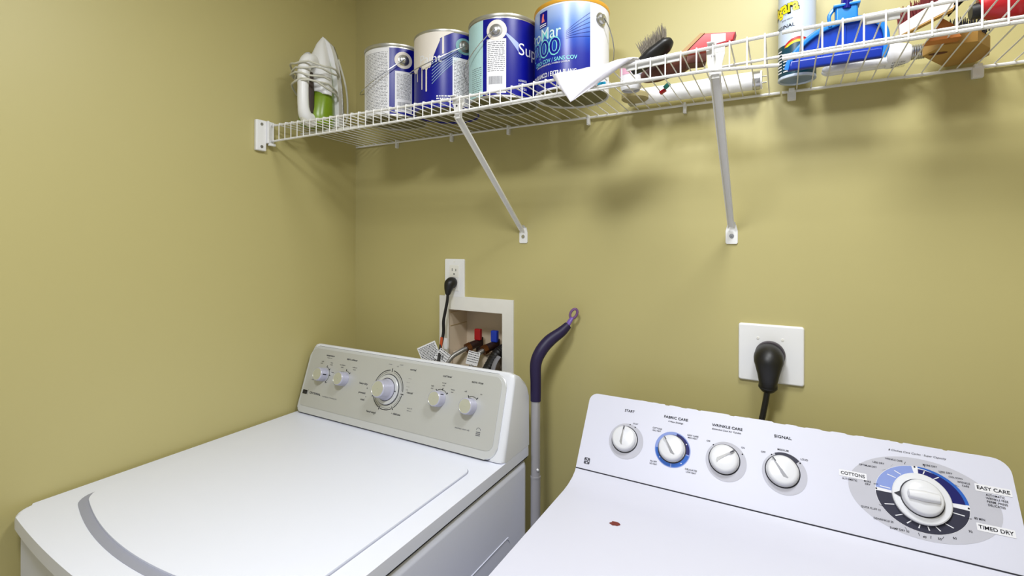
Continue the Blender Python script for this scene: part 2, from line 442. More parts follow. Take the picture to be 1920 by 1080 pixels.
    for cc, ds in (((0.0955, 0.1175), (75, 42, 0, -55, 200)), ((0.1795, 0.116), (85, 45)), ((0.5205, 0.1135), (128, 82, 40)), ((0.6145, 0.1105), (118, 55))):
        for d in ds: m.arc(WF, cc, 0.0215, 0.0275, d - 2.2, d + 2.2, H, 2)
        m.arc(WF, cc, 0.0225, 0.0236, min(ds), max(ds) if max(ds) < 180 else 75, H, 16)
    island_build(m, 'lettering', [INK, INKG], pan, WF, [(0.09, 0.13, 1, 1), (0.19, 0.14, 1, 1), (0.348, 0.11, 2.2, 2.2), (0.52, 0.145, 1, 1), (0.615, 0.145, 1, 1), (0.078, 0.061, 1, .4), (0.142, 0.058, 1, .4), (0.60, 0.057, 1.2, .6), (0.646, 0.058, .5, .6), (0.432, 0.074, .5, .5)])
    # maker's badge
    m = MB(); m.prism(rrect(0.0275, 0.0455, 0.0545, 0.0655, 0.001), WF, 0.005, 0.0068); bd = m.build('badge', BLACK, t)
    m = MB(); m.text('MAYTAG', WF, (0.0365, 0.061), 0.015, 0.0028, 0.0071)
    m.flat([(0.029, 0.0575), (0.044, 0.0575), (0.044, 0.0581), (0.029, 0.0581)], WF, 0.0071); m.flat([(0.049, 0.052), (0.0496, 0.052), (0.0496, 0.068), (0.049, 0.068)], WF, H)
    m.build('badge_lettering', INKG, bd, recalc=False)
    # knobs
    O, A, B, N = WF
    def knob(s_, t_, r, h, r1, rf, mark):
        M = axis(O + A * s_ + B * t_ + N * 0.0058, N)
        m = MB(); m.lathe([(r, 0), (r, 0.004), (r * 0.97, h - 0.004), (r1, h - 0.001), (rf, h)], M, 40, caps=False)
        k = m.build('knob', KNOBSIDE, t, ang=50)
        m = MB(); m.lathe([(rf, h), (rf * 0.97, h - 0.0006), (0.0005, h - 0.0004)], M, 40, caps=False); m.build('knob_face', KNOBFACE, k)
        m = MB(); a = math.radians(mark)
        P0 = O + A * s_ + B * t_
        d = A * math.cos(a) + B * math.sin(a); q = N.cross(d)
        v = [P0 + d * (r + 0.0002) + q * 0.0012 + N * 0.012, P0 + d * (r + 0.0002) - q * 0.0012 + N * 0.012, P0 + d * (r * 0.985 + 0.0002) - q * 0.0012 + N * h, P0 + d * (r * 0.985 + 0.0002) + q * 0.0012 + N * h]
        m.add(v, [(0, 1, 2, 3)]); m.build('pointer', INK, k, recalc=False)
    knob(0.0935, 0.1165, 0.0195, 0.024, 0.0182, 0.0165, 5)
    knob(0.1790, 0.1155, 0.0195, 0.024, 0.0182, 0.0165, 85)
    knob(0.5185, 0.1135, 0.0195, 0.024, 0.0182, 0.0165, 40)
    knob(0.6120, 0.1105, 0.0195, 0.024, 0.0182, 0.0165, 80)
    # main dial: skirt, chrome ring, knob
    M = axis(O + A * 0.3460 + B * 0.1108 + N * 0.0058, N)
    m = MB(); m.lathe([(0.0385, 0), (0.0385, 0.003), (0.037, 0.005), (0.030, 0.0052)], M, 56, caps=False); sk = m.build('dial_skirt', SILVB, t)
    m = MB(); m.lathe([(0.0405, 0.0001), (0.0388, 0.0006)], M, 56, caps=False); m.lathe([(0.0300, 0.0053), (0.0285, 0.0055)], M, 56, caps=False); m.build('dial_seam', SEAM, sk, recalc=False)
    m = MB(); m.lathe([(0.0285, 0.0045), (0.0275, 0.010), (0.0235, 0.014), (0.0225, 0.036), (0.021, 0.0385), (0.0195, 0.0392)], M, 48, caps=False); kn = m.build('dial_knob', KNOBSIDE, t, ang=50)
    m = MB(); m.lathe([(0.0195, 0.0392), (0.019, 0.0386), (0.0005, 0.0388)], M, 48, caps=False); m.build('knob_face', KNOBFACE, kn)
    m = MB(); m.flat([(0.3765, 0.1095), (0.3805, 0.1095), (0.3805, 0.1115), (0.3765, 0.1115)], WF, 0.0116); m.build('pointer', INK, sk, recalc=False)
    for x in (0.06, 0.67):
        for y in (-0.80, -0.16):
            m = MB(); m.lathe([(0.02, 0), (0.02, 0.012), (0.01, 0.014), (0.01, 0.022)], Matrix.Translation((x, y, 0)), 16); m.build('foot', BLACK, t)
washer()

# ------------------------------------------------------------------ clothes dryer
DF = frame((0.88, -0.2031, 0.954), (0, 0.0945, 0.135))
def dryer():
    t = thing('clothes_dryer', 'white clothes dryer with blue printed timer dial on its sloping console', 'clothes dryer', (1.226, -0.40, 0))
    X0, X1 = 0.880, 1.587
    m = MB(); m.b2(X0 + 0.002, X1 - 0.002, -0.745, -0.062, 0.02, 0.905, 0.006); m.build('cabinet', ENAM_D, t)
    prof = [(-0.062, 0.905), (-0.062, 0.954), (-0.199, 0.954), (-0.2031, 0.9535), (-0.207, 0.9485), (-0.2225, 0.9415), (-0.245, 0.9365), (-0.268, 0.9347), (-0.74, 0.9347), (-0.75, 0.931), (-0.755, 0.922), (-0.755, 0.905)]
    m = MB(); fr = (Vector((X0, 0, 0)), Vector((0, 1, 0)), Vector((0, 0, 1)), Vector((1, 0, 0)))
    m.prism(prof, fr, 0.0, X1 - X0); top = m.build('top_deck', ENAM_D, t, ang=50)
    m = MB(); m.b2(X0 + 0.0005, X1 - 0.0005, -0.2036, -0.07, 0.9536, 0.9552); m.build('console_seam', SEAM, t)
    # control face with slightly ragged upper edge
    L = X1 - X0; T = 0.1650
    pts = []
    r = 0.018
    for k in range(7):
        a = math.radians(180 - 90 * k / 6); pts.append((r + r * math.cos(a), T - r + r * math.sin(a)))
    rr = random.Random(3); x = 0.10; s_ = 0
    while x < L - 0.04:
        w = rr.uniform(0.004, 0.016); d = rr.choice((0, 0, 0.0002, 0.0006, -0.0012, 0.0004)) if x > 0.1 else 0
        pts.append((x, T + d)); pts.append((x + w * 0.7, T + d)); x += w
    r = 0.022
    for k in range(7):
        a = math.radians(90 - 90 * k / 6); pts.append((L - r + r * math.cos(a), T - r + r * math.sin(a)))
    pts += [(L, 0.0015), (0, 0.0015)]
    m = MB(); m.prism(pts[::-1], DF, -0.020, 0.0); con = m.build('console', ENAM_D, t, ang=30)
    m = MB(); m.prism([(-0.062, 0.955), (-0.062, 1.02), (-0.1, 1.079), (-0.12, 1.045), (-0.183, 0.955)], (Vector((X0 + 0.004, 0, 0)), Vector((0, 1, 0)), Vector((0, 0, 1)), Vector((1, 0, 0))), 0, L - 0.008)
    m.build('console_back', ENAM_D, t)
    H = 0.0004
    RINGG = mat('printed_light_grey', (182, 182, 194), rough=0.5, spec=0.25); SLATE = mat('printed_slate', (42, 42, 60), rough=0.5, spec=0.25)
    DKB = mat('printed_navy', (3, 6, 92), rough=0.5, spec=0.25); MDB = mat('printed_blue', (34, 90, 180), rough=0.5, spec=0.25); LTB = mat('printed_pale_blue', (128, 146, 205), rough=0.5, spec=0.25)
    PALE = mat('printed_white', (222, 222, 230), rough=0.5, spec=0.25)
    mats = [INK, INKG, RINGG, SLATE, DKB, MDB, LTB, PALE]
    m = MB()
    # grey rings of the four small knobs
    KT = 0.0775
    KS = (0.0940, 0.1915, 0.2895, 0.3880)
    m.mi = 2
    for i, s_ in enumerate(KS):
        if i != 1: m.arc(DF, (s_ + 0.003, KT - 0.003), 0.0, 0.0365, 0, 360, H, 48)
    m.mi = 6; m.arc(DF, (KS[1] + 0.001, KT - 0.001), 0.0, 0.0350, 0, 360, H * .7, 48)
    c = (KS[1] + 0.001, KT - 0.001)
    m.mi = 6; m.arc(DF, c, 0.020, 0.0330, 84, 178, H, 20)
    m.mi = 4; m.arc(DF, c, 0.020, 0.0330, -8, 80, H, 20)
    m.mi = 5; m.arc(DF, c, 0.020, 0.0335, -88, -12, H, 20); m.arc(DF, c, 0.020, 0.0335, 182, 268, H, 20)
    m.mi = 3; m.arc(DF, (KS[3] + 0.002, KT - 0.002), 0.0285, 0.0355, 45, 115, 2 * H, 16)
    m.mi = 0
    for (ci, ds) in ((0, (62, 82)), (2, (32, 132)), (3, (125, 40))):
        for d in ds:
            a = math.radians(d); m.arc(DF, (KS[ci] + 0.002 + 0.0345 * math.cos(a), KT - 0.002 + 0.0345 * math.sin(a)), 0, 0.0013, 0, 360, 2 * H, 10)
    m.mi = 7
    for d in (30, 220, -50):
        a = math.radians(d); m.arc(DF, (c[0] + 0.0300 * math.cos(a), c[1] + 0.0300 * math.sin(a)), 0, 0.0011, 0, 360, 2 * H, 10)
    # big dial print
    dc = (0.5866, 0.0785)
    m.mi = 2; m.arc(DF, (0.5868, 0.0800), 0.0, 0.0985, 0, 360, H * .6, 64, (1, 0.632))
    E_ = (1.0, 0.835)
    m.mi = 7; m.arc(DF, dc, 0.03, 0.0606, 0, 360, H * 1.1, 64, E_)
    m.mi = 6; m.arc(DF, dc, 0.036, 0.0600, 97, 174, H * 1.6, 24, E_)
    m.mi = 4; m.arc(DF, dc, 0.036, 0.0560, 5, 89, H * 1.6, 24, E_)
    m.mi = 5; m.arc(DF, dc, 0.0560 * 0.86, 0.0606, 5, 89, H * 1.3, 24, E_)
    m.mi = 3; m.arc(DF, dc, 0.036, 0.0600, 180, 356, H * 1.6, 40, E_)
    m.mi = 7
    for d in (170, 140, 125, 80, 60, 205, 228, 246, 262, 276, 291, 312, 344):
        m.arc(DF, dc, 0.040, 0.0545, d - 0.9, d + 0.9, H * 2.2, 1, E_)
    m.mi = 0
    for d in (93, 177, 0):
        a = math.radians(d); m.arc(DF, (dc[0] + 0.0590 * math.cos(a), dc[1] + 0.0590 * 0.835 * math.sin(a)), 0, 0.0013, 0, 360, 2.2 * H, 10)
    for d in (205, 228, 246, 262, 276, 291, 312, 344, 170, 140, 125, 105, 80, 60, 50, 35): m.arc(DF, dc, 0.0585 * 0.97, 0.0630, d - 0.35, d + 0.35, H * 2.2, 1, E_)
    # white caption plates
    m.mi = 7
    for a, b, w in ((0.4955, 0.0958, 0.040), (0.6797, 0.1136, 0.0435), (0.6735, 0.0550, 0.044)):
        m.flat(rrect(a - w / 2, a + w / 2, b - 0.0055, b + 0.0055, 0.001, 2), DF, H * 1.5)
    rows = [("START", 0.0953, 0.1384, 0.0215, 5), ("FABRIC CARE", 0.1929, 0.1400, 0.0480, 5), ("4 Heat Settings", 0.1932, 0.1315, 0.0302, 3),
        ("WRINKLE CARE", 0.2911, 0.1400, 0.0560, 5), ("Extended Cool Air Tumble", 0.2905, 0.1322, 0.0530, 3), ("SIGNAL", 0.3887, 0.1392, 0.0290, 5),
        ("START", 0.1120, 0.1133, 0.0110, 2.6), ("COTTONS", 0.1579, 0.1125, 0.0190, 3), ("REG. HEAT", 0.1576, 0.1075, 0.0170, 2.8),
        ("EASY CARE", 0.2293, 0.1107, 0.0210, 3), ("MED HEAT", 0.2291, 0.1060, 0.0185, 2.8), ("FLUFF", 0.1589, 0.0464, 0.0130, 3), ("NO HEAT", 0.1590, 0.0416, 0.0145, 2.8),
        ("DELICATES", 0.2313, 0.0453, 0.0219, 3), ("LOW HEAT", 0.2317, 0.0405, 0.0185, 2.8), ("OFF", 0.2590, 0.1065, 0.0070, 3), ("ON", 0.3213, 0.1062, 0.0060, 3),
        ("OFF", 0.3563, 0.1055, 0.0076, 3), ("MEDIUM", 0.3890, 0.1155, 0.0180, 3), ("LOUD", 0.4230, 0.1055, 0.0115, 3),
        ("WRINKLE CARE", 0.5560, 0.1335, 0.0240, 2.8), ("LESS DRY", 0.5340, 0.1238, 0.0165, 2.8), ("OPTIMUM DRY", 0.5185, 0.1155, 0.0250, 2.8),
        ("COTTONS", 0.4955, 0.0960, 0.0345, 5.2), ("AUTOMATIC", 0.4906, 0.0869, 0.0215, 3), ("MORE", 0.5160, 0.0893, 0.0095, 2.8), ("DRY", 0.5162, 0.0848, 0.0074, 2.8),
        ("MORE DRY", 0.6044, 0.1339, 0.0186, 2.8), ("LESS DRY", 0.6238, 0.1275, 0.0168, 2.8), ("COOL DOWN", 0.6354, 0.1220, 0.0172, 2.4),
        ("WRINKLE", 0.6446, 0.1165, 0.0156, 2.8), ("CARE", 0.6464, 0.1118, 0.0085, 2.8), ("EASY CARE", 0.6797, 0.1138, 0.0388, 5.2),
        ("AUTOMATIC", 0.6805, 0.1047, 0.0221, 3), ("WRINKLE FREE", 0.6818, 0.0998, 0.0258, 3), ("PERM. PRESS", 0.6814, 0.0948, 0.0240, 3), ("DELICATES", 0.6800, 0.0899, 0.0200, 3),
        ("80 MIN", 0.6565, 0.0663, 0.0124, 3), ("70", 0.6427, 0.0452, 0.0046, 3), ("60", 0.6223, 0.0308, 0.0046, 3), ("50", 0.6037, 0.0248, 0.0046, 3), ("40", 0.5850, 0.0225, 0.0046, 3),
        ("DAMP DRY 30", 0.5537, 0.0248, 0.0245, 2.8), ("DEWRINKLE 20", 0.5336, 0.0337, 0.0260, 2.8), ("QUICK FLUFF 10", 0.5176, 0.0477, 0.0267, 2.8), ("TIMED DRY", 0.6735, 0.0552, 0.0400, 5.2)]
    m.mi = 0
    for s_, a, b, w, sz in rows:
        it = s_[0] in '4E' and s_ not in ('EASY CARE',)
        m.text(s_, DF, (a, b), w, sz / 1000, H * 2.4, shear=0.3 if it else 0, bold=0.015 if sz >= 5 else 0.008)
    m.text('8 Clothes Care Cycles · Super Capacity', DF, (0.5889, 0.1498), 0.0774, 0.0030, H * 2.4, shear=0.3)
    # round monogram
    m.arc(DF, (0.0218, 0.0183), 0.0054, 0.0064, 0, 360, H * 2, 28)
    for d in range(4):
        a = math.radians(45 + 90 * d); m.arc(DF, (0.0218 + 0.0058 * math.cos(a), 0.0183 + 0.0058 * math.sin(a)), 0.0013, 0.0022, 0, 360, H * 2, 12)
    m.text('GE', DF, (0.0218, 0.0183), 0.0072, 0.0052, H * 2.4, shear=0.15, bold=0.02)
    island_build(m, 'printed_markings', mats, con, DF, [(0.098, 0.09, 1, 1), (0.1935, 0.09, 1, 1), (0.2915, 0.09, 1, 1), (0.390, 0.09, 1, 1), (0.0218, 0.0183, .6, .6), (0.5868, 0.08, 2.2, 2.2)])
    O, A, B, N = DF
    KN = mat('knob_white', (216, 217, 224), rough=0.25, noise=0.005)
    def knob(s_, t_, r, mark, rib=True):
        M = axis(O + A * s_ + B * t_ + N * 0.0004, N)
        m = MB(); m.lathe([(r * 1.04, 0), (r * 1.04, 0.003), (r, 0.0035), (r, 0.010), (r * 0.93, 0.0135), (r * 0.80, 0.0148), (0.0005, 0.0152)], M, 44, caps=False)
        a = math.radians(mark); d = A * math.cos(a) + B * math.sin(a); q = N.cross(d); P0 = O + A * s_ + B * t_
        # tapering grip ridge
        k0, k1, kb = r * 0.95, -r * 0.72, r * 0.34
        vv = [P0 + d * k0 + q * 0.002 + N * 0.009, P0 + d * k0 - q * 0.002 + N * 0.009, P0 + d * k1 - q * kb + N * 0.0135, P0 + d * k1 + q * kb + N * 0.0135,
              P0 + d * k0 * 0.97 + N * 0.0225, P0 + d * k1 * 0.8 + q * 0.001 + N * 0.0158]
        m.add(vv, [(0, 1, 4), (1, 2, 5, 4), (2, 3, 5), (3, 0, 4, 5)])
        k = m.build('knob', KN, t, ang=55)
        m = MB(); m.add([P0 + d * (r * 0.975) + q * 0.0009 + N * 0.0140, P0 + d * (r * 0.975) - q * 0.0009 + N * 0.0140, P0 + d * (r * 0.925) - q * 0.0009 + N * 0.0226, P0 + d * (r * 0.60) - q * 0.0009 + N * 0.0218, P0 + d * (r * 0.60) + q * 0.0009 + N * 0.0218, P0 + d * (r * 0.925) + q * 0.0009 + N * 0.0226], [(0, 1, 2, 3, 4, 5)]); m.build('pointer', INKG, k, recalc=False)
        m = MB(); m.lathe([(r * 1.12, 0.0002), (r * 1.03, 0.0006)], M, 44, caps=False); m.build('knob_gap', SEAM, k, recalc=False)
    knob(KS[0], KT, 0.0250, 92); knob(KS[1], KT, 0.0250, 128); knob(KS[2], KT, 0.0255, 42); knob(KS[3], KT, 0.0258, 132)
    M = axis(O + A * dc[0] + B * (dc[1] - 0.0005) + N * 0.0008, N)
    m = MB(); m.lathe([(0.0385, 0), (0.0385, 0.006), (0.0370, 0.0075), (0.028, 0.008)], M, 64, caps=False); sk = m.build('dial_skirt', KN, t)
    P0 = O + A * dc[0] + B * (dc[1] - 0.0005)
    m = MB(); m.lathe([(0.0288, 0.0082), (0.0274, 0.0084)], M, 56, caps=False)
    m.add([P0 - A * 0.0285 + B * 0.0045 + N * 0.0095, P0 - A * 0.0365 + N * 0.0095, P0 - A * 0.0285 - B * 0.0045 + N * 0.0095], [(0, 1, 2)])
    m.build('dial_seam', SEAM, sk, recalc=False)
    m = MB(); m.lathe([(0.0272, 0.007), (0.0265, 0.018), (0.0235, 0.022), (0.012, 0.0235), (0.0005, 0.0238)], M, 56, caps=False)
    tt = bmesh.new()
    xs = [-0.0225, -0.019, 0, 0.019, 0.0225]; hs = [0.019, 0.031, 0.033, 0.031, 0.019]; ws = [0.004, 0.0075, 0.009, 0.0075, 0.004]
    rings = []
    for x_, h_, w_ in zip(xs, hs, ws):
        rings.append([tt.verts.new(P0 + A * x_ + B * b_ + N * n_) for b_, n_ in ((-w_, 0.018), (-w_ * 0.8, h_ - 0.002), (-w_ * 0.35, h_), (w_ * 0.35, h_), (w_ * 0.8, h_ - 0.002), (w_, 0.018))])
    for a_, b_ in zip(rings, rings[1:]):
        for k in range(5): tt.faces.new((a_[k], a_[k + 1], b_[k + 1], b_[k]))
    tt.faces.new(rings[0]); tt.faces.new(rings[-1][::-1]); m.merge(tt)
    m.build('dial_knob', KN, t, ang=55)
    # rusty chip in the enamel of the top
    m = MB(); rr = random.Random(5); pts = []
    for k in range(14):
        a = 2 * PI * k / 14; q = 0.0075 * (1 + rr.uniform(-.22, .18)); pts.append((1.0063 + q * 1.25 * math.cos(a), -0.3328 + q * 0.85 * math.sin(a), 0.9350))
    m.add(pts, [list(range(14))]); m.build('rust_spot', RUST, t, recalc=False)
    for x in (0.93, 1.52):
        for y in (-0.69, -0.12):
            m = MB(); m.lathe([(0.02, 0), (0.02, 0.012), (0.01, 0.014), (0.01, 0.022)], Matrix.Translation((x, y, 0)), 16); m.build('foot', BLACK, t)
dryer()

# ------------------------------------------------------------------ wire shelves
ZW = 1.757
def zf(x):      # the left length sags a little between its brackets
    k = [(0, 1.765), (0.30, 1.7570), (0.64, 1.7515), (0.95, 1.7560), (1.27, 1.7665), (2.3, 1.772)]
    for (a, b), (c, d) in zip(k, k[1:]):
        if x <= c: return b + (d - b) * (x - a) / (c - a)
    return k[-1][1]
YF = -0.318
def shelf(x0, x1, label, lipz, clips, strips):
    t = thing('wire_shelf', label, 'shelf', ((x0 + x1) / 2, -0.16, 1.75), 'white wire shelving')
    m = MB(); n0 = math.ceil((x0 + 0.004 + 0.0023) / 0.0254); x = n0 * 0.0254 - 0.0023
    while x < x1 - 0.002:
        zt = zf(x) + 0.0030; lz = lipz(x)
        m.tube([(x, -0.005, ZW + 0.003), (x, -0.16, (ZW + zt) / 2 + 0.0015), (x, YF + 0.002, zt), (x, YF - 0.0035, zt - 0.001), (x, YF - 0.0042, zt - 0.006), (x, YF - 0.0042, lz - 0.002)], 0.00125, 6)
        x += 0.0254
    m.build('cross_wires', WIRE, t, ang=60)
    N_ = 12
    xs = [x0 + (x1 - x0) * k / N_ for k in range(N_ + 1)]
    m = MB(); m.tube([(x, YF, zf(x) - 0.0010) for x in xs], 0.0030, 8); m.build('front_rail', WIRE, t)
    m = MB(); m.tube([(x, YF, lipz(x)) for x in xs], 0.0030, 8); m.build('lip_rail', WIRE, t)
    m = MB(); m.tube([(x, -0.222, ZW + 0.7 * (zf(x) - ZW) - 0.0025) for x in xs], 0.0026, 8); m.build('middle_rail', WIRE, t)
    m = MB(); m.tube([(x0, -0.0065, ZW - 0.001), (x1, -0.0065, ZW - 0.001)], 0.0030, 8); m.build('back_rail', WIRE, t)
    for cx, big in clips:
        m = MB(); w = 0.008 if big else 0.004
        m.b2(cx - w, cx + w, -0.011, 0, ZW - 0.020, ZW - 0.001, 0.0015)
        m.b2(cx - w * 0.7, cx + w * 0.7, -0.0125, -0.001, ZW - 0.002, ZW + 0.005, 0.001)
        m.tube([(cx, -0.012, ZW - 0.014), (cx, -0.009, ZW - 0.014)], 0.0024, 10)
        m.build('wall_clip', WHITE, t)
    for a, b in strips:
        m = MB(); za, zb = zf(a), zf(b); c = (a + b) / 2
        m.prism([(a, za - 0.010), (b, zb - 0.010), (b, zb + 0.005), (a, za + 0.005)], (Vector((0, YF + 0.0035, 0)), Vector((1, 0, 0)), Vector((0, 0, 1)), Vector((0, -1, 0))), -0.003, 0.0)
        m.build('rail_sleeve', WHITE, t)
    return t
def lip_l(x):
    k = [(0, 1.7200), (0.64, 1.7215), (0.95, 1.7275), (1.16, 1.7245), (1.27, 1.7150)]
    for (a, b), (c, d) in zip(k, k[1:]):
        if x <= c: return b + (d - b) * (x - a) / (c - a)
    return k[-1][1]
shelf(0.010, 1.262, 'long white ventilated wire shelf holding the iron and the paint cans', lip_l, [(0.19, 0), (0.405, 0), (0.600, 0), (0.835, 0), (1.07, 0)], [(1.02, 1.112)])
shelf(1.266, 2.19, 'white ventilated wire shelf length holding the spray can and blue scoop', lambda x: 1.7245 - 0.002 * (x - 1.26), [(1.284, 1), (1.575, 1), (1.9, 1)], [(1.370, 1.412)])

def end_bracket():
    t = thing('shelf_end_bracket', 'white end bracket screwed to left wall at the shelf front corner', 'bracket', (0, -0.345, 1.73), 'shelf brackets')
    m = MB(); m.b2(0.0, 0.012, -0.364, -0.334, 1.689, 1.774, 0.003, 3); p = m.build('plate', WHITE, t)
    m = MB(); m.b2(0.0, 0.010, -0.334, -0.309, 1.712, 1.774, 0.002); m.b2(0.010, 0.018, -0.3345, -0.3295, 1.712, 1.774, 0.001); m.b2(0.010, 0.018, -0.3295, -0.310, 1.706, 1.7128, 0.001); m.build('cup', WHITE, t)
    for z in (1.762, 1.700):
        m = MB(); m.tube([(0.0115, -0.349, z), (0.0132, -0.349, z)], 0.0042, 12); m.build('screw', STEEL, t)
end_bracket()

def brace(x, label, zt, zl):
    t = thing('shelf_brace', label, 'bracket', (x, -0.005, 1.456), 'diagonal shelf braces')
    m = MB()
    p0 = Vector((x, -0.010, 1.474)); p1 = Vector((x, YF + 0.006, zl - 0.004))
    d = (p1 - p0).normalized(); n = Vector((1, 0, 0)).cross(d)
    L = (p1 - p0).length
    fr = (p0, Vector((1, 0, 0)), d, Vector((1, 0, 0)).cross(d))
    # folded steel channel, widening to the top
    def sec(w, k): return [(-w, 0.006), (-w * 0.75, 0), (w * 0.75, 0), (w, 0.006), (w * 0.8, 0.0065), (w * 0.6, 0.0022), (-w * 0.6, 0.0022), (-w * 0.8, 0.0065)]
    tt = bmesh.new(); rings = []
    for k in range(9):
        u = k / 8; w = 0.0070 + 0.0018 * u
        rings.append([tt.verts.new(p0 + d * (L * u) + Vector((1, 0, 0)) * a + n * b) for a, b in sec(w, u)])
    for a, b in zip(rings, rings[1:]):
        for k in range(8): tt.faces.new((a[k], a[(k + 1) % 8], b[(k + 1) % 8], b[k]))
    tt.faces.new(rings[0]); tt.faces.new(rings[-1][::-1]); m.merge(tt); m.build('strut', WIRE, t, ang=50)
    m = MB(); fw_ = frame((x, 0, 1.456), (0, 0, 1)); m.prism([(-0.0125, -0.018), (-0.010, -0.021), (0.010, -0.021), (0.0125, -0.018), (0.0125, 0.008), (0.009, 0.022), (-0.009, 0.022), (-0.0125, 0.008)], fw_, 0.0, 0.0035, 0.001)
    m.add([(x - 0.009, -0.003, 1.476), (x + 0.009, -0.003, 1.476), (x + 0.008, -0.013, 1.484), (x - 0.008, -0.013, 1.484)], [(0, 1, 2, 3)])
    f = m.build('foot_plate', WHITE, t)
    m = MB(); m.lathe([(0.0052, 0), (0.0048, 0.0016), (0.0005, 0.002)], axis((x, -0.0035, 1.453), (0, -1, 0)), 16, caps=False); m.build('screw', STEEL, f)
    # head that hooks over both front rails
    m = MB(); fh = (Vector((x, YF + 0.010, 0)), Vector((1, 0, 0)), Vector((0, 0, 1)), Vector((0, -1, 0)))
    m.prism([(-0.0085, zl - 0.012), (0.0085, zl - 0.012), (0.0105, zl + 0.012), (0.0145, zt - 0.012), (0.0145, zt + 0.002), (0.004, zt + 0.002), (0.0, zt + 0.006), (-0.012, zt + 0.006), (-0.0145, zt - 0.002), (-0.0125, zl + 0.014)], fh, 0.0, 0.0022)
    m.b2(x - 0.012, x, YF - 0.006, YF + 0.010, zt + 0.004, zt + 0.0062, 0.0006)
    h = m.build('head_plate', WIRE, t, ang=50)
    m = MB(); m.tube([(x - 0.004, YF + 0.0078, zt - 0.014), (x - 0.004, YF + 0.0070, zt - 0.014)], 0.0022, 12); m.build('rivet_hole', SEAM, h)
brace(0.6460, 'white diagonal brace on the wall above the washer outlet box', 1.7515, 1.7215)
brace(1.1690, 'white diagonal brace on the wall above the large dryer outlet', 1.7640, 1.7245)

# ------------------------------------------------------------------ paint cans
CR = 0.083; CH = 0.188; ZD = 1.7630
def can(x, y, label, va, rim, ear_deg, ear_z, body, deco, handle, splash=None, lid_open=False):
    """va = angle that faces the camera; decoration angles are offsets from it"""
    t = thing('paint_can', label, 'paint can', (x, y, ZD), 'gallon paint cans')
    m = MB(); z = ZD
    m.lathe([(CR - 0.004, z + 0.004), (CR - 0.002, z), (CR, z), (CR + 0.0008, z + 0.002), (CR, z + 0.005), (CR, z + CH - 0.006), (CR + 0.0012, z + CH - 0.003), (CR + 0.0008, z + CH), (CR - 0.003, z + CH), (CR - 0.006, z + CH - 0.004)], Matrix.Translation((x, y, 0)), 72, caps=False)
    bd = m.build('body', body, t)
    m = MB(); m.lathe([(CR - 0.003, z + 0.0035), (0.0005, z + 0.0035)], Matrix.Translation((x, y, 0)), 48, caps=False); m.build('bottom', TINB, bd)
    m = MB(); m.lathe([(CR - 0.006, z + CH - 0.004), (CR - 0.012, z + CH - 0.006), (0.0005, z + CH - 0.005)], Matrix.Translation((x, y, 0)), 48, caps=False); m.build('lid', TIN, t)
    m = MB(); m.lathe([(CR + 0.0004, z + CH - 0.007), (CR + 0.0020, z + CH - 0.003), (CR + 0.0014, z + CH + 0.0008), (CR - 0.0015, z + CH + 0.0008)], Matrix.Translation((x, y, 0)), 72, caps=False); m.build('rim', rim, t)
    m = MB(); mats = deco(m, (x, y), va, z); m.build('label', mats, bd, recalc=False)
    for s_ in (0, 180):
        a = math.radians(va + ear_deg + s_); d = Vector((math.cos(a), math.sin(a), 0)); p = Vector((x, y, z + ear_z)) + d * (CR + 0.0003)
        m = MB(); m.lathe([(0.0150, 0), (0.0145, 0.0012), (0.0105, 0.0022), (0.0098, 0.0075), (0.0070, 0.0092), (0.0005, 0.0092)], axis(p, d), 28, caps=False); m.build('ear', STEEL, t)
    # wire bail
    a = math.radians(va + ear_deg); d = Vector((math.cos(a), math.sin(a), 0)); q = Vector((-d.y, d.x, 0))
    pa = Vector((x, y, z + ear_z)) + d * (CR + 0.011); pb = Vector((x, y, z + ear_z)) - d * (CR + 0.011)
    side, drop = handle
    pts = [pa - d * 0.006, pa]
    for k in range(1, 16):
        u = PI * k / 16
        out = q * side * math.sin(u)
        pts.append(Vector((x, y, z + ear_z)) + d * (CR + 0.011) * math.cos(u) + out * (CR + 0.012) + Vector((0, 0, -drop * math.sin(u))))
    pts += [pb, pb + d * 0.006]
    m = MB(); m.tube(pts, 0.0012, 6); m.build('wire_handle', STEEL, t)
    return t
def lines(m, cc, a0, a1, z0, z1, n, h=0.0009, seed=1, fill=0.42):
    rr = random.Random(seed)
    dz = (z1 - z0) / n
    for k in range(n):
        zc = z0 + dz * (k + 0.5); a = a0
        while a < a1 - 1:
            w = rr.uniform(2, 7); b = min(a + w, a1); m.patch(cc, CR, a, b, zc - dz * fill / 2, zc + dz * fill / 2, h, 1 if b - a < 5 else 2); a = b + rr.uniform(0.8, 1.6)
def deco1(m, cc, va, z):
    B_, P_, I_, W_ = 0, 1, 2, 3
    m.mi = B_; m.patch(cc, CR, va - 12, va + 90, z + 0.006, z + CH - 0.010)
    m.mi = P_; m.patch(cc, CR, va - 80, va - 12, z + 0.006, z + CH - 0.010)
    m.mi = I_; lines(m, cc, va - 66, va - 15, z + 0.012, z + CH - 0.02, 40, 0.0006, 2, 0.26)
    m.mi = P_; m.patch(cc, CR, va - 2, va + 29, z + 0.012, z + 0.118, 0.0006)
    m.mi = I_; lines(m, cc, va + 1, va + 27, z + 0.045, z + 0.112, 20, 0.0009, 3, 0.26)
    for k in range(14): m.patch(cc, CR, va + 3 + k * 1.6, va + 3.7 + k * 1.6, z + 0.018, z + 0.038, 0.0009, 1)
    m.mi = W_
    m.disc(cc, CR, va + 13, z + 0.147, 16, 0.022, 0.0009)
    return [BLUE, PAPER, INKG, CREAM]
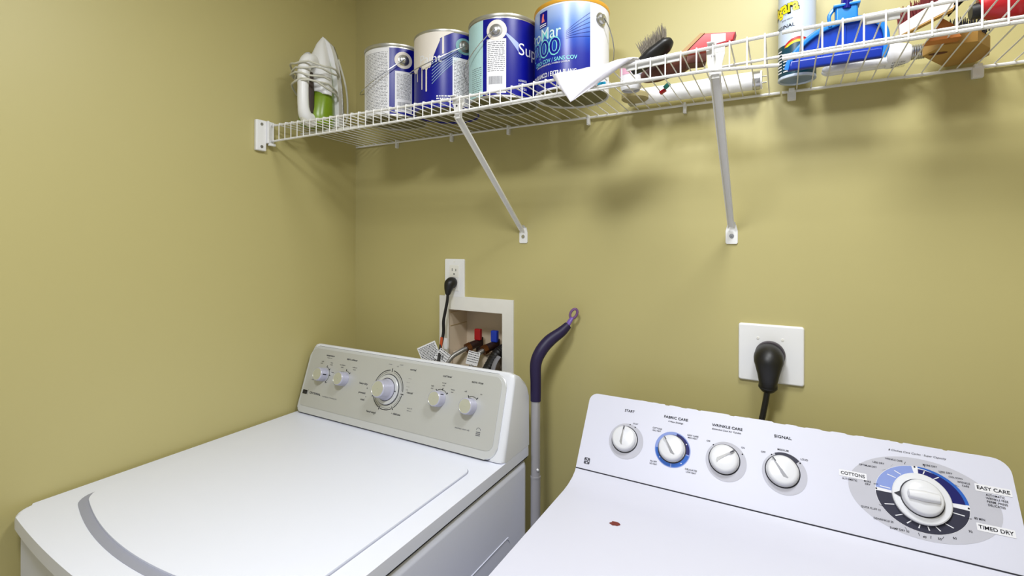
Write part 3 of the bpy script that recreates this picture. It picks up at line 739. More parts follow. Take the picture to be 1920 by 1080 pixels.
def deco2(m, cc, va, z):
    m.mi = 0; m.patch(cc, CR, va - 90, va + 90, z + 0.006, z + CH - 0.006)
    m.mi = 1
    rr = random.Random(9)
    # cream paint run covering the upper left of the can, with drips
    prev = None
    for k in range(0, 320):
        a = -84 + k * 0.3
        if a < -27: low = 0.099 + 0.006 * math.sin(a * 0.21) + 0.002 * math.sin(a * 0.9)
        elif a < -12: low = 0.112 + (a + 27) * 0.0033
        else: low = 0.166 + (a + 12) * 0.0007
        for c_, w_, z_ in ((-60, 1.2, 0.070), (-47, 1.3, 0.047), (-37, 1.5, 0.040), (-7, 1.4, 0.128)):
            if abs(a - c_) <= w_: low = z_ + 0.001 * abs(a - c_)
        if low < CH - 0.004: m.patch(cc, CR, va + a, va + a + 0.3, z + low, z + CH - 0.003, 0.0010, 1)
    m.mi = 2; m.patch(cc, CR, va + 9, va + 46, z + 0.006, z + 0.122, 0.0006)
    m.mi = 3; lines(m, cc, va + 11, va + 45, z + 0.012, z + 0.115, 30, 0.0009, 5, 0.3)
    m.mi = 4
    for k in range(7):
        a0, z0, a1, z1 = 24, 0.152 - k * 0.004, -26, 0.105 - k * 0.008
        m.band(cc, CR, va + a0, z + z0, 0.0007, va + a1, z + z1, 0.0011, 0.0010)
    m.mi = 2
    m.text('Paint', None, None, None, 0.022, 0.0014, wrap=(cc, CR, math.radians(va - 9), z + 0.120), align='R')
    m.mi = 2; lines(m, cc, va - 18, va + 6, z + 0.012, z + 0.030, 3, 0.0009, 8, 0.5)
    m.mi = 5; m.disc(cc, CR, va + 30, z + 0.152, 16, 0.020, 0.0012)
    return [BLUE, CREAM, PAPER, INKG, AQUA, mat('teal_paint', (120, 170, 175), rough=0.5)]
def deco3(m, cc, va, z):
    m.mi = 0; m.patch(cc, CR, va - 34, va + 90, z + 0.006, z + CH - 0.010)
    m.mi = 1; m.patch(cc, CR, va - 90, va - 34, z + 0.006, z + CH - 0.010)
    m.mi = 3; lines(m, cc, va - 60, va - 37, z + 0.010, z + 0.075, 14, 0.0006, 5, 0.2)
    m.mi = 2; m.patch(cc, CR, va - 27, va + 4, z + 0.010, z + 0.132, 0.0006)
    m.mi = 3; lines(m, cc, va - 25, va + 2, z + 0.058, z + 0.127, 16, 0.0009, 12, 0.26)
    for k in range(16): m.patch(cc, CR, va - 23 + k * 1.35, va - 22.4 + k * 1.35, z + 0.030, z + 0.048, 0.0009, 1)
    m.mi = 4      # pale beam fanning out to the brand word
    m.band(cc, CR, va - 2, z + 0.151, 0.002, va + 24, z + 0.114, 0.020, 0.0006)
    m.mi = 2
    m.text('SuperPaint', None, None, None, 0.027, 0.0010, wrap=(cc, CR, math.radians(va + 24), z + 0.112), align='L')
    for k in range(3): m.text(('INTERIOR', 'EXTERIOR', 'LATEX')[k], None, None, 0.022, 0.005, 0.0010, wrap=(cc, CR, math.radians(va + 24), z + 0.040 - k * 0.009), align='L')
    m.mi = 5; m.disc(cc, CR, va - 11, z + 0.151, 16, 0.023, 0.0009)
    return [BLUE, AQUA, PAPER, INKG, mat('beam_pale_blue', (150, 165, 215), rough=0.4), CREAM]
GRAD = bpy.data.materials.new('gradient_label'); GRAD.use_nodes = True
def _grad():
    nt = GRAD.node_tree; b = nt.nodes['Principled BSDF']; tc = nt.nodes.new('ShaderNodeTexCoord'); sp = nt.nodes.new('ShaderNodeSeparateXYZ'); cr = nt.nodes.new('ShaderNodeValToRGB'); mr = nt.nodes.new('ShaderNodeMapRange')
    nz = nt.nodes.new('ShaderNodeTexNoise'); nz.inputs['Scale'].default_value = 12; ad = nt.nodes.new('ShaderNodeMath'); ad.operation = 'MULTIPLY_ADD'; ad.inputs[1].default_value = 0.03
    nt.links.new(tc.outputs['Object'], sp.inputs[0]); nt.links.new(tc.outputs['Object'], nz.inputs['Vector'])
    nt.links.new(nz.outputs['Fac'], ad.inputs[0]); nt.links.new(sp.outputs['Z'], ad.inputs[2])
    mr.inputs['From Min'].default_value = ZD + 0.01; mr.inputs['From Max'].default_value = ZD + CH + 0.01
    nt.links.new(ad.outputs[0], mr.inputs['Value']); nt.links.new(mr.outputs[0], cr.inputs[0]); nt.links.new(cr.outputs[0], b.inputs['Base Color'])
    e = cr.color_ramp.elements; e[0].position = 0.0; e[0].color = (*lin((4, 8, 118)), 1); e[1].position = 1.0; e[1].color = (*lin((176, 192, 224)), 1)
    for p, c in ((0.40, (6, 26, 140)), (0.58, (18, 66, 170)), (0.76, (96, 132, 200))):
        q = cr.color_ramp.elements.new(p); q.color = (*lin(c), 1)
    b.inputs['Roughness'].default_value = 0.3
_grad()
def deco4(m, cc, va, z):
    m.mi = 0; m.patch(cc, CR, va - 90, va + 28, z + 0.004, z + CH - 0.010)
    m.mi = 1; m.patch(cc, CR, va + 28, va + 100, z + 0.004, z + CH - 0.010)
    m.mi = 3; m.text('ProMar', None, None, 0.100, 0.026, 0.0007, wrap=(cc, CR, math.radians(va - 15), z + 0.123), align='R', bold=0.012)
    m.mi = 2; m.text('ProMar', None, None, 0.100, 0.026, 0.0010, wrap=(cc, CR, math.radians(va - 15), z + 0.123), align='R', bold=-0.012)
    m.mi = 3; m.text('200', None, None, 0.082, 0.036, 0.0007, wrap=(cc, CR, math.radians(va - 16), z + 0.092), align='R', bold=0.04)
    m.mi = 4; m.text('200', None, None, 0.078, 0.034, 0.0010, wrap=(cc, CR, math.radians(va - 17), z + 0.092), align='R', bold=0.004)
    m.mi = 3; m.text('CERO COV / SANS COV', None, None, 0.110, 0.0085, 0.0010, wrap=(cc, CR, math.radians(va + 8), z + 0.063), align='R', bold=0.01)
    m.mi = 2; m.text('CERO EMISIONES / FAIBLE ODEUR', None, None, 0.088, 0.0032, 0.0010, wrap=(cc, CR, math.radians(va - 2), z + 0.055), align='R')
    m.text('EXTRA BLANCO / EXTRA BLANC', None, None, 0.130, 0.0095, 0.0010, wrap=(cc, CR, math.radians(va + 7), z + 0.034), align='R', bold=0.02)
    m.mi = 4; m.patch(cc, CR, va - 55, va - 38, z + 0.138, z + 0.172, 0.0008)
    m.mi = 5; m.cpoly(cc, CR, [(va - 50, z + 0.150), (va - 43, z + 0.150), (va - 45, z + 0.158), (va - 44.5, z + 0.166), (va - 47, z + 0.168), (va - 49, z + 0.160)], 0.0012)
    m.mi = 2
    for k in range(2): m.patch(cc, CR, va - 54, va - 40, z + 0.140 + k * 0.004, z + 0.142 + k * 0.004, 0.0011)
    m.mi = 4
    for k in range(6):
        a1, z1, a0, z0 = 27.5, 0.158 - k * 0.010, -8, 0.118 - k * 0.003
        m.band(cc, CR, va + a0, z + z0, 0.0007, va + a1, z + z1, 0.0007, 0.0010)
    return [GRAD, mat('white_pail_side', (222, 222, 228), rough=0.4), PAPER, mat('pale_teal_print', (120, 205, 210), rough=0.4), BLUE, mat('pink_print', (225, 120, 120), rough=0.4)]
can(0.337, -0.170, 'paint can with grey text label, shortest-looking can next to the iron', -47.4, TIN, 13, 0.147, TIN, deco1, (-1, 0.075))
can(0.511, -0.170, 'blue paint can with cream paint spilled down its side', -53.2, TIN, 30, 0.152, BLUE, deco2, (-1, 0.055))
can(0.679, -0.170, 'blue paint can with pale aqua side and white barcode label', -59.8, TIN, -12, 0.150, TIN, deco3, (-1, 0.075))
can(0.850, -0.158, 'paint can with pale-to-deep blue label and gold rim', -67.9, GOLD, 48, 0.150, mat('pail_side', (222, 222, 228), rough=0.4), deco4, (1, 0.085))

# ------------------------------------------------------------------ iron standing on its heel
def iron():
    cx, cy, z0 = 0.092, -0.232, 1.7672
    t = thing('steam_iron', 'white and green steam iron standing on its heel, cord wrapped round it', 'iron', (cx, cy, z0))
    yaw = math.radians(110)      # direction the soleplate faces, measured from +x
    nf = Vector((math.cos(yaw), math.sin(yaw), 0))        # soleplate normal... soleplate faces right
    sd = Vector((-nf.y, nf.x, 0))                         # across the soleplate
    # local frame: a = across (sd), n = towards soleplate, z = up along the iron's length
    def P(a, n, z): return Vector((cx, cy, z0)) + sd * a + nf * n + Vector((0, 0, z * 1.06))
    def loft(m, secs, seg=20, e=0.8):
        rings = []
        for (z, n0, n1, w) in secs:
            ring = []
            for k in range(seg):
                th = 2 * PI * k / seg; c_, s_ = math.cos(th), math.sin(th)
                c_ = math.copysign(abs(c_) ** e, c_); s_ = math.copysign(abs(s_) ** e, s_)
                ring.append(m.bm.verts.new(P(w * s_, (n0 + n1) / 2 + (n1 - n0) / 2 * c_, z)))
            rings.append(ring)
        out = []
        for A_, B_ in zip(rings, rings[1:]):
            for k in range(seg): out.append(m.bm.faces.new((A_[k], A_[(k + 1) % seg], B_[(k + 1) % seg], B_[k])))
        out.append(m.bm.faces.new(rings[0][::-1])); out.append(m.bm.faces.new(rings[-1])); m._tag(out)
    # soleplate: pointed steel plate
    m = MB(); out_ = []
    for k in range(13):
        u = k / 12; out_.append((0.054 * math.sqrt(max(0, 1 - u ** 2.2)) if u < 1 else 0.0, 0.008 + 0.268 * u))
    poly = out_ + [(-a, b) for a, b in out_[::-1][1:]]
    m.prism(poly, (P(0, 0.052, 0), sd, Vector((0, 0, 1)), nf), 0, 0.006, 0.001); m.build('soleplate', STEEL, t)
    # white skirt above soleplate
    m = MB(); m.prism([(a * 0.97, b) for a, b in poly], (P(0, 0.030, 0), sd, Vector((0, 0, 1)), nf), 0, 0.022, 0.002); m.build('skirt', WHITE, t)
    # body: green water tank, white shell over it, narrowing to the tip
    m = MB(); loft(m, [(0.004, -0.040, 0.040, 0.044), (0.03, -0.046, 0.040, 0.047), (0.08, -0.030, 0.040, 0.044), (0.13, -0.018, 0.040, 0.037), (0.18, -0.004, 0.040, 0.027), (0.215, 0.012, 0.038, 0.015)]); m.build('water_tank', GREEN, t)
    m = MB(); loft(m, [(0.085, -0.026, 0.020, 0.045), (0.11, -0.030, 0.034, 0.0425), (0.15, -0.024, 0.036, 0.036), (0.20, -0.006, 0.038, 0.0235), (0.235, 0.010, 0.038, 0.013), (0.255, 0.026, 0.040, 0.005)]); m.build('shell', WHITE, t)
    # handle: an arch behind the body
    m = MB(); m.tube([P(0, -0.024, 0.172), P(0, -0.046, 0.166), P(0, -0.064, 0.140), P(0, -0.069, 0.09), P(0, -0.067, 0.04), P(0, -0.056, 0.018), P(0, -0.030, 0.014)], [0.020, 0.020, 0.017, 0.0145, 0.015, 0.018, 0.022], 14, smooth=5); m.build('handle', WHITE, t)
    m = MB(); m.tube([P(0.0, -0.050, 0.135), P(0, -0.048, 0.09), P(0, -0.047, 0.028)], [0.017, 0.019, 0.020], 14, flat=(1.0, 0.8)); m.build('handle_grip', mat('dark_grip', (70, 58, 56), rough=0.6), t)
    m = MB(); m.lathe([(0.011, 0), (0.011, 0.008), (0.008, 0.010), (0.0005, 0.010)], axis(P(0, -0.046, 0.176), -nf + Vector((0, 0, 0.6))), 20, caps=False); m.build('steam_button', mat('light_grey_button', (190, 190, 195), rough=0.4), t)
    m = MB(); m.tube([P(0, -0.060, 0.004), P(0.002, -0.068, 0.025), P(0.002, -0.060, 0.055)], [0.011, 0.007, 0.004], 12, smooth=4); m.build('cord_sleeve', CORD, t)
    # cord wound round the iron
    pts = []
    turns = 4.2; n = 84
    for k in range(n + 1):
        u = k / n; th = 2 * PI * turns * u + 3.4
        z = 0.120 + 0.032 * math.sin(u * 5.2) + 0.030 * math.sin(th) + 0.003 * math.sin(k * 1.7)
        w = 0.058 + 0.004 * math.sin(7 * u); dn = 0.094
        pts.append(P(w * math.cos(th), -0.010 + dn * 0.78 * math.sin(th + 0.0), z - 0.038 * math.sin(th) * (0.6 + 0.6 * u)))
    m = MB(); m.tube(pts, 0.0028, 8); m.build('wound_cord', CORD, t, ang=60)
    m = MB(); m.tube([P(0.002, -0.060, 0.055), P(0.006, -0.070, 0.10), P(0.020, -0.066, 0.125), P(0.050, -0.030, 0.120)], 0.0028, 8, smooth=6)
    m.tube([P(-0.055, 0.020, 0.19), P(-0.060, 0.052, 0.13), P(-0.062, 0.062, 0.08), P(-0.060, 0.060, 0.03), P(-0.05, 0.04, 0.006)], 0.0028, 8, smooth=6); m.build('cord_tail', CORD, t)
iron()

# ------------------------------------------------------------------ odds and ends on the shelf
def fluorescent():
    t = thing('fluorescent_tube', 'white fluorescent tube lying along the back of the shelf', 'light tube', (1.0, -0.050, 1.782))
    yb, zb, r = -0.038, ZW + 0.0044 + 0.019, 0.019
    m = MB(); m.lathe([(r, 0.02), (r, 0.285)], axis((0.945, yb, zb), (1, 0, 0)), 28, caps=False); m.build('tube', mat('tube_glass', (240, 240, 242), rough=0.2), t)
    for x0, sg in ((0.965, -1), (1.212, 1)):
        m = MB(); m.lathe([(r, 0), (r + 0.0006, 0.001), (r + 0.0006, 0.014), (r - 0.003, 0.018), (0.0005, 0.018)], axis((x0, yb, zb), (sg, 0, 0)), 28, caps=False); c = m.build('end_cap', STEEL, t)
        for dz in (-0.0065, 0.0065):
            m = MB(); m.tube([(x0 + sg * 0.018, yb, zb + dz), (x0 + sg * 0.026, yb, zb + dz)], 0.0013, 8); m.build('pin', STEEL, c)
fluorescent()

def bag():
    t = MB()
    # folded plastic sheet laid over the front rail, its corner hanging down in front
    n = 16; V = {}
    A0, A1 = Vector((0.878, YF - 0.008, zf(0.878) + 0.006)), Vector((1.036, YF - 0.008, zf(1.036) + 0.008))
    tip = Vector((0.9170, YF - 0.010, 1.7030))
    rr = random.Random(4)
    for i in range(n + 1):
        for j in range(n + 1):
            u, v = i / n, j / n
            top = A0.lerp(A1, u); p = top.lerp(tip, v)
            p += Vector((0, -0.003 * math.sin(u * 9 + v * 3) * (1 - v) - 0.0025 * math.sin(u * 21 + v * 6) * v * (1 - v) * 2, 0.0012 * math.sin(u * 17) * (1 - v)))
            V[i, j] = t.bm.verts.new(p)
    for i in range(n):
        for j in range(n):
            try: t.bm.faces.new((V[i, j], V[i + 1, j], V[i + 1, j + 1], V[i, j + 1]))
            except ValueError: pass
    # part lying back on the wires
    W_ = {}
    for i in range(n + 1):
        for j in range(6):
            u, v = i / n, j / 5
            p = A0.lerp(A1, u) + Vector((0.012 * v, 0.060 * v * (0.35 + 0.65 * u), 0.002 + 0.004 * math.sin(u * 8 + v * 4) * v + 0.003 * v))
            W_[i, j] = t.bm.verts.new(p) if j else V[i, 0]
    for i in range(n):
        for j in range(5): t.bm.faces.new((W_[i, j], W_[i, j + 1], W_[i + 1, j + 1], W_[i + 1, j]))
    bmesh.ops.remove_doubles(t.bm, verts=t.bm.verts[:], dist=1e-6)
    m_ = mat('plastic_film', (226, 224, 236), rough=0.25, noise=0.03, bump=0.5, bscale=60)
    o = t.build('plastic_bag', m_, ang=70)
    md = o.modifiers.new('thickness', 'SOLIDIFY'); md.thickness = 0.0006
    tag(o, 'white plastic sheet with pointed corner hanging over the shelf front', 'plastic bag')
bag()

def bristles(m, O, ax, ay, up_, nx, ny, h, r, spread=0.15, seed=1, base_tilt=(0, 0)):
    rr = random.Random(seed)
    for i in range(nx):
        for j in range(ny):
            p = O + ax * ((i + 0.5) / nx + rr.uniform(-.3, .3) / nx) + ay * ((j + 0.5) / ny + rr.uniform(-.3, .3) / ny)
            d = (up_ + ax.normalized() * (rr.uniform(-spread, spread) + base_tilt[0] * ((i + .5) / nx - .5)) + ay.normalized() * (rr.uniform(-spread, spread) + base_tilt[1] * ((j + .5) / ny - .5))).normalized()
            L = h * rr.uniform(0.8, 1.1)
            m.tube([p, p + d * L * 0.6, p + d * L], [r, r * 0.8, r * 0.35], 4, caps=False)

def shelf_items():
    # black shoe brush leaning, bristles up
    t = thing('shoe_brush', 'black-backed brush with bristles pointing up, leaning behind the plastic sheet', 'brush', (1.035, -0.20, ZD))
    c0 = Vector((1.006, -0.226, ZD + 0.012)); c1 = Vector((1.082, -0.222, ZD + 0.063))
    d = (c1 - c0).normalized(); n = Vector((0, 1, 0)).cross(d).normalized()
    if n.z < 0: n = -n
    m = MB(); m.tube([c0, c0.lerp(c1, .2), c0.lerp(c1, .5), c0.lerp(c1, .85), c1], [0.006, 0.014, 0.018, 0.016, 0.006], 18, smooth=4, flat=(1.4, 0.8)); m.build('back', BLACK, t)
    m = MB(); bristles(m, c0.lerp(c1, .35) + n * 0.010 - Vector((0, 0.014, 0)), d * 0.052, Vector((0, 0.028, 0)), n * 0.5 + Vector((0, 0, 1)), 22, 9, 0.026, 0.0007, 0.10, 2, (0.6, 0.3)); tag(m.build('bristles', BRISG, t, ang=80))
    # brown shoe-shaped polish holder under it
    t = thing('polish_brush', 'dark brown wooden brush lying on its side beneath the black brush', 'brush', (1.075, -0.20, ZD))
    m = MB(); m.tube([(1.0125, -0.165, ZD + 0.018), (1.040, -0.172, ZD + 0.022), (1.085, -0.190, ZD + 0.026), (1.118, -0.205, ZD + 0.026)], [0.010, 0.019, 0.022, 0.012], 18, smooth=5, flat=(1.0, 1.0)); m.build('back', BROWN, t)
    # tin of polish / cup with pinkish print
    t = thing('small_cup', 'small white cup with pinkish printed band standing beside the gold-rimmed can', 'cup', (0.983, -0.150, ZD))
    m = MB(); m.lathe([(0.0185, 0.0), (0.0215, 0.006), (0.0235, 0.062), (0.0225, 0.064), (0.0200, 0.006), (0.0005, 0.004)], Matrix.Translation((0.983, -0.150, ZD)), 32, caps=False); cup = m.build('body', PAPER, t)
    m = MB(); m.mi = 0
    for a0, a1, k in ((-160, -75, 0), (-70, 10, 1)):
        m.mi = k; vi = []
        n_ = 10
        for q in range(n_ + 1):
            a = math.radians(a0 + (a1 - a0) * q / n_)
            for z_, r_ in ((0.030, 0.0227), (0.058, 0.0237)): vi.append((0.983 + r_ * math.cos(a), -0.150 + r_ * math.sin(a), ZD + z_))
        m.add(vi, [(2 * q, 2 * q + 2, 2 * q + 3, 2 * q + 1) for q in range(n_)])
    m.build('printed_band', [mat('pink_band', (214, 160, 182), rough=0.5), mat('pale_blue_band', (190, 196, 216), rough=0.5)], cup, recalc=False)
    # olive-tan round pad lying near the wall
    m = MB(); m.lathe([(0.026, 0), (0.030, 0.003), (0.030, 0.012), (0.026, 0.016), (0.0005, 0.016)], Matrix.Translation((0.972, -0.075, ZD)), 32); m.bm.faces.ensure_lookup_table()
    tag(m.build('polishing_pad', mat('tan_felt', (168, 156, 112), rough=0.9)), 'round tan pad lying flat by the wall beneath the small cup', 'pad')
    # small cyan clip under the wires
    m = MB(); m.box((0.9560, -0.262, 1.7500), (0.016, 0.006, 0.007), None, 0.001)
    o = m.build('bag_clip', mat('cyan_plastic', (30, 160, 205), rough=0.4)); tag(o, 'tiny bright cyan clip on the wires beneath the plastic sheet', 'clip')
    # teal and red tag
    t = thing('small_tag', 'small teal and red tag poking through the wires by the right brace', 'tag', (1.052, -0.14, ZD))
    m = MB(); m.box((1.0455, -0.128, ZD - 0.0045), (0.014, 0.010, 0.006), Matrix.Rotation(-0.5, 3, 'Y'), 0.001); m.build('red_end', RED, t)
    m = MB(); m.box((1.0560, -0.138, ZD + 0.003), (0.014, 0.010, 0.007), Matrix.Rotation(-0.7, 3, 'Y'), 0.001); m.build('teal_end', mat('teal_plastic', (50, 140, 130), rough=0.5), t)
    # red box with white label and tan flap
    t = thing('red_box', 'small red box with a white label resting by the top of the right brace', 'box', (1.165, -0.265, ZD))
    zb = 1.7700
    m = MB(); m.prism([(1.1200, zb + 0.002), (1.1600, zb + 0.0015), (1.1950, zb + 0.008), (1.1980, zb + 0.022), (1.150, zb + 0.0285), (1.1400, zb + 0.024)], (Vector((0, -0.292, 0)), Vector((1, 0, 0)), Vector((0, 0, 1)), Vector((0, -1, 0))), -0.020, 0.0, 0.002)
    b = m.build('body', RED, t)
    m = MB(); m.flat([(1.1600, zb + 0.0060), (1.1830, zb + 0.0090), (1.1830, zb + 0.0215), (1.1600, zb + 0.0245)], (Vector((0, -0.292, 0)), Vector((1, 0, 0)), Vector((0, 0, 1)), Vector((0, -1, 0))), 0.0006); m.build('white_label', PAPER, b, recalc=False)
    m = MB(); m.prism([(1.108, zb + 0.001), (1.118, zb + 0.001), (1.1495, zb + 0.0285), (1.1430, zb + 0.0295)], (Vector((0, -0.2925, 0)), Vector((1, 0, 0)), Vector((0, 0, 1)), Vector((0, -1, 0))), -0.020, 0.001); m.build('cardboard_flap', TAN, t)
    # brown block below red box
    m = MB(); m.box((1.128, -0.240, ZD + 0.0165), (0.034, 0.030, 0.033), Matrix.Rotation(0.2, 3, 'Z'), 0.002)
    tag(m.build('brown_block', BROWN), 'brown block standing on the shelf left of the right brace under the red box', 'block')
shelf_items()

# ------------------------------------------------------------------ spray starch
def spray():
    cc = (1.2920, -0.0560); R_ = 0.0330; z = ZD; va = -91.3; H_ = 0.215
    t = thing('spray_can', 'tall pale blue spray starch can with yellow lettering', 'spray can', (*cc, z))
    m = MB(); M = Matrix.Translation((*cc, 0))
    m.lathe([(R_ - 0.003, z + 0.003), (R_ - 0.001, z), (R_ + 0.0006, z + 0.001), (R_ + 0.0006, z + 0.004), (R_, z + 0.006), (R_, z + H_ - 0.012), (R_ - 0.006, z + H_ - 0.002), (R_ - 0.009, z + H_)], M, 48, caps=False)
    b = m.build('body', mat('pale_blue_tin', (196, 208, 228), rough=0.3, metal=0.1), t)
    m = MB(); m.lathe([(R_ - 0.003, z + 0.003), (0.0005, z + 0.006)], M, 40, caps=False); m.build('bottom', mat('grey_base', (130, 150, 172), rough=0.4, metal=0.3), b)
    m = MB(); m.lathe([(R_ - 0.010, z + H_), (R_ - 0.010, z + H_ + 0.03), (R_ - 0.014, z + H_ + 0.036), (0.0005, z + H_ + 0.037)], M, 32, caps=False); m.build('cap', WHITE, t)
    m = MB()
    m.mi = 0; m.patch(cc, R_, va - 90, va + 90, z + 0.006, z + 0.066, 0.0002)
    for k, (mi, zz) in enumerate(((1, 0.074), (2, 0.070), (3, 0.067))):
        m.mi = mi
        for q in range(42):
            a = -38 + q * 2.0; f = 1 - ((a - 3) / 44) ** 2
            m.patch(cc, R_, va + a, va + a + 2.0, z + 0.060, z + zz * 0.86 + f * 0.013, 0.0004 + k * 0.0003, 1)
    m.mi = 0
    for q in range(42):
        a = -38 + q * 2.0; f = 1 - ((a - 3) / 44) ** 2
        m.patch(cc, R_, va + a, va + a + 2.0, z + 0.040, z + 0.053 + f * 0.013, 0.0016, 1)
    m.mi = 4
    for q in range(8): m.patch(cc, R_, va - 70, va - 48, z + 0.012 + q * 0.006, z + 0.0145 + q * 0.006, 0.0018)
    for q in range(6): m.patch(cc, R_, va - 42, va - 8, z + 0.012 + q * 0.0065, z + 0.0140 + q * 0.0065, 0.0018)
    m.mi = 5; m.text('Niagara', None, None, 0.074, 0.024, 0.0005, wrap=(cc, R_, math.radians(va + 7), z + 0.141), align='R', bold=0.09, rot=0.06)
    m.mi = 3; m.text('Niagara', None, None, 0.072, 0.024, 0.0010, wrap=(cc, R_, math.radians(va + 5), z + 0.142), align='R', bold=0.03, rot=0.06)
    m.mi = 5; m.text('ORIGINAL', None, None, 0.050, 0.0065, 0.0006, wrap=(cc, R_, math.radians(va - 5), z + 0.102), align='R', bold=0.01)
    m.text('spray starch', None, None, 0.022, 0.0032, 0.0006, wrap=(cc, R_, math.radians(va - 12), z + 0.1155), align='R')
    m.build('label', [mat('dark_teal_print', (14, 62, 78), rough=0.35), RED, ORANGE, YEL, PAPER, INK], b, recalc=False)
spray()

# ------------------------------------------------------------------ blue scoop (dustpan with handle)
def scoop():
    t = thing('dustpan', 'bright blue plastic dustpan standing on its edge with upright handle', 'dustpan', (1.35, -0.115, ZD))
    # back panel outline on a near-vertical plane, leaning slightly
    fr = frame((0, -0.118, ZD), (0, -0.10, 1))
    top = [(1.2740, 0.004), (1.2780, 0.018), (1.2900, 0.036), (1.3060, 0.052), (1.3250, 0.064), (1.3480, 0.0715), (1.3720, 0.0755), (1.3960, 0.0735), (1.4110, 0.0660), (1.4210, 0.0540), (1.4250, 0.0380), (1.4250, 0.0180), (1.4200, 0.002)]
    m = MB(); m.prism([(a, b) for a, b in top[::-1]], fr, -0.0025, 0.0); m.build('pan', BLUE2, t)
    # raised rim following the outline
    O, A, B, N = fr
    m = MB(); m.tube([O + A * a + B * b + N * 0.005 for a, b in top], 0.0026, 8, smooth=4, flat=(0.8, 1.8)); m.build('rim', BLUEL, t)
    # thick lower band, the dark lip
    m = MB(); m.prism([(1.2755, 0.001), (1.4190, 0.001), (1.4200, 0.019), (1.2800, 0.019)], fr, 0.0, 0.010, 0.004, 3); m.build('lip', mat('plastic_deep_blue', (5, 42, 150), rough=0.3), t)
    # ribs inside
    for a in (1.330, 1.365):
        m = MB(); m.prism([(a - 0.002, 0.019), (a + 0.002, 0.019), (a + 0.002, 0.068), (a - 0.002, 0.068)], fr, 0, 0.003, 0.0008)
        m.build('rib', BLUE2, t)
    # collar and handle
    cb = O + A * 1.3665 + B * 0.074 + N * 0.002
    m = MB(); m.box(cb + B * 0.0120, (0.034, 0.020, 0.028), None, 0.004, 3); m.box(cb + B * 0.0265, (0.040, 0.024, 0.005), None, 0.0015)
    m.tube([cb + Vector((-0.019, -0.004, 0.024)), cb + Vector((-0.026, -0.006, 0.012)), cb + Vector((-0.024, -0.004, -0.006))], 0.0032, 8, smooth=4); m.build('collar', BLUEL, t)
    m = MB(); m.tube([cb + Vector((0, 0, 0.020)), cb + Vector((0.003, -0.002, 0.06)), cb + Vector((0.006, -0.006, 0.12)), cb + Vector((0.007, -0.008, 0.165))], [0.0135, 0.0125, 0.0115, 0.009], 16, smooth=4, flat=(1.15, 0.7)); m.build('handle', BLUED, t)
scoop()

# ------------------------------------------------------------------ compact fluorescent bulb
def cfl():
    t = thing('cfl_bulb', 'white compact fluorescent bulb lying on the shelf behind the blue dustpan', 'light bulb', (1.41, -0.058, ZD))
    yb, zb = -0.052, ZD + 0.0235
    G = mat('cfl_glass', (238, 238, 240), rough=0.25)
    for dy, dz in ((-0.009, -0.0115), (0.009, -0.0115), (-0.009, 0.0095), (0.009, 0.0095)):
        m = MB(); m.lathe([(0.0004, 0), (0.004, 0.0015), (0.0078, 0.007), (0.0080, 0.012), (0.0080, 0.105)], axis((1.334, yb + dy, zb + dz), (1, 0, 0)), 18, caps=False); m.build('glass_tube', G, t)
    M = axis((1.434, yb, zb), (1, 0, 0.0))
    m = MB(); m.lathe([(0.0005, 0), (0.0215, 0), (0.0232, 0.003), (0.0230, 0.012), (0.0170, 0.034), (0.0150, 0.037), (0.0130, 0.037)], M, 32, caps=False); b = m.build('ballast', WHITE, t)
    m = MB(); m.lathe([(0.0125, 0.037)] + [(0.0128 + 0.0009 * (k % 2), 0.038 + k * 0.0017) for k in range(12)] + [(0.009, 0.060), (0.004, 0.063), (0.0005, 0.063)], M, 24, caps=False); m.build('screw_base', STEEL, t)
    m = MB()
    for k, s_ in enumerate(('23W 120V', '60Hz 400mA', 'SOFT WHITE', 'HG LAMP')):
        th0 = math.radians(-128 + k * 14)
        p = Vector((1.452, yb + 0.0222 * math.cos(th0), zb + 0.0222 * math.sin(th0)))
        nrm = Vector((0, math.cos(th0), math.sin(th0))); A_ = nrm.cross(Vector((1, 0, 0)))
        m.text(s_, (p, Vector((0, -1, 0)).cross(Vector((1, 0, 0))) * 0 + Vector((1, 0, 0)), A_, nrm), (0, 0), 0.020, 0.003, 0.0012)
    m.build('print', INK, b, recalc=False)
cfl()

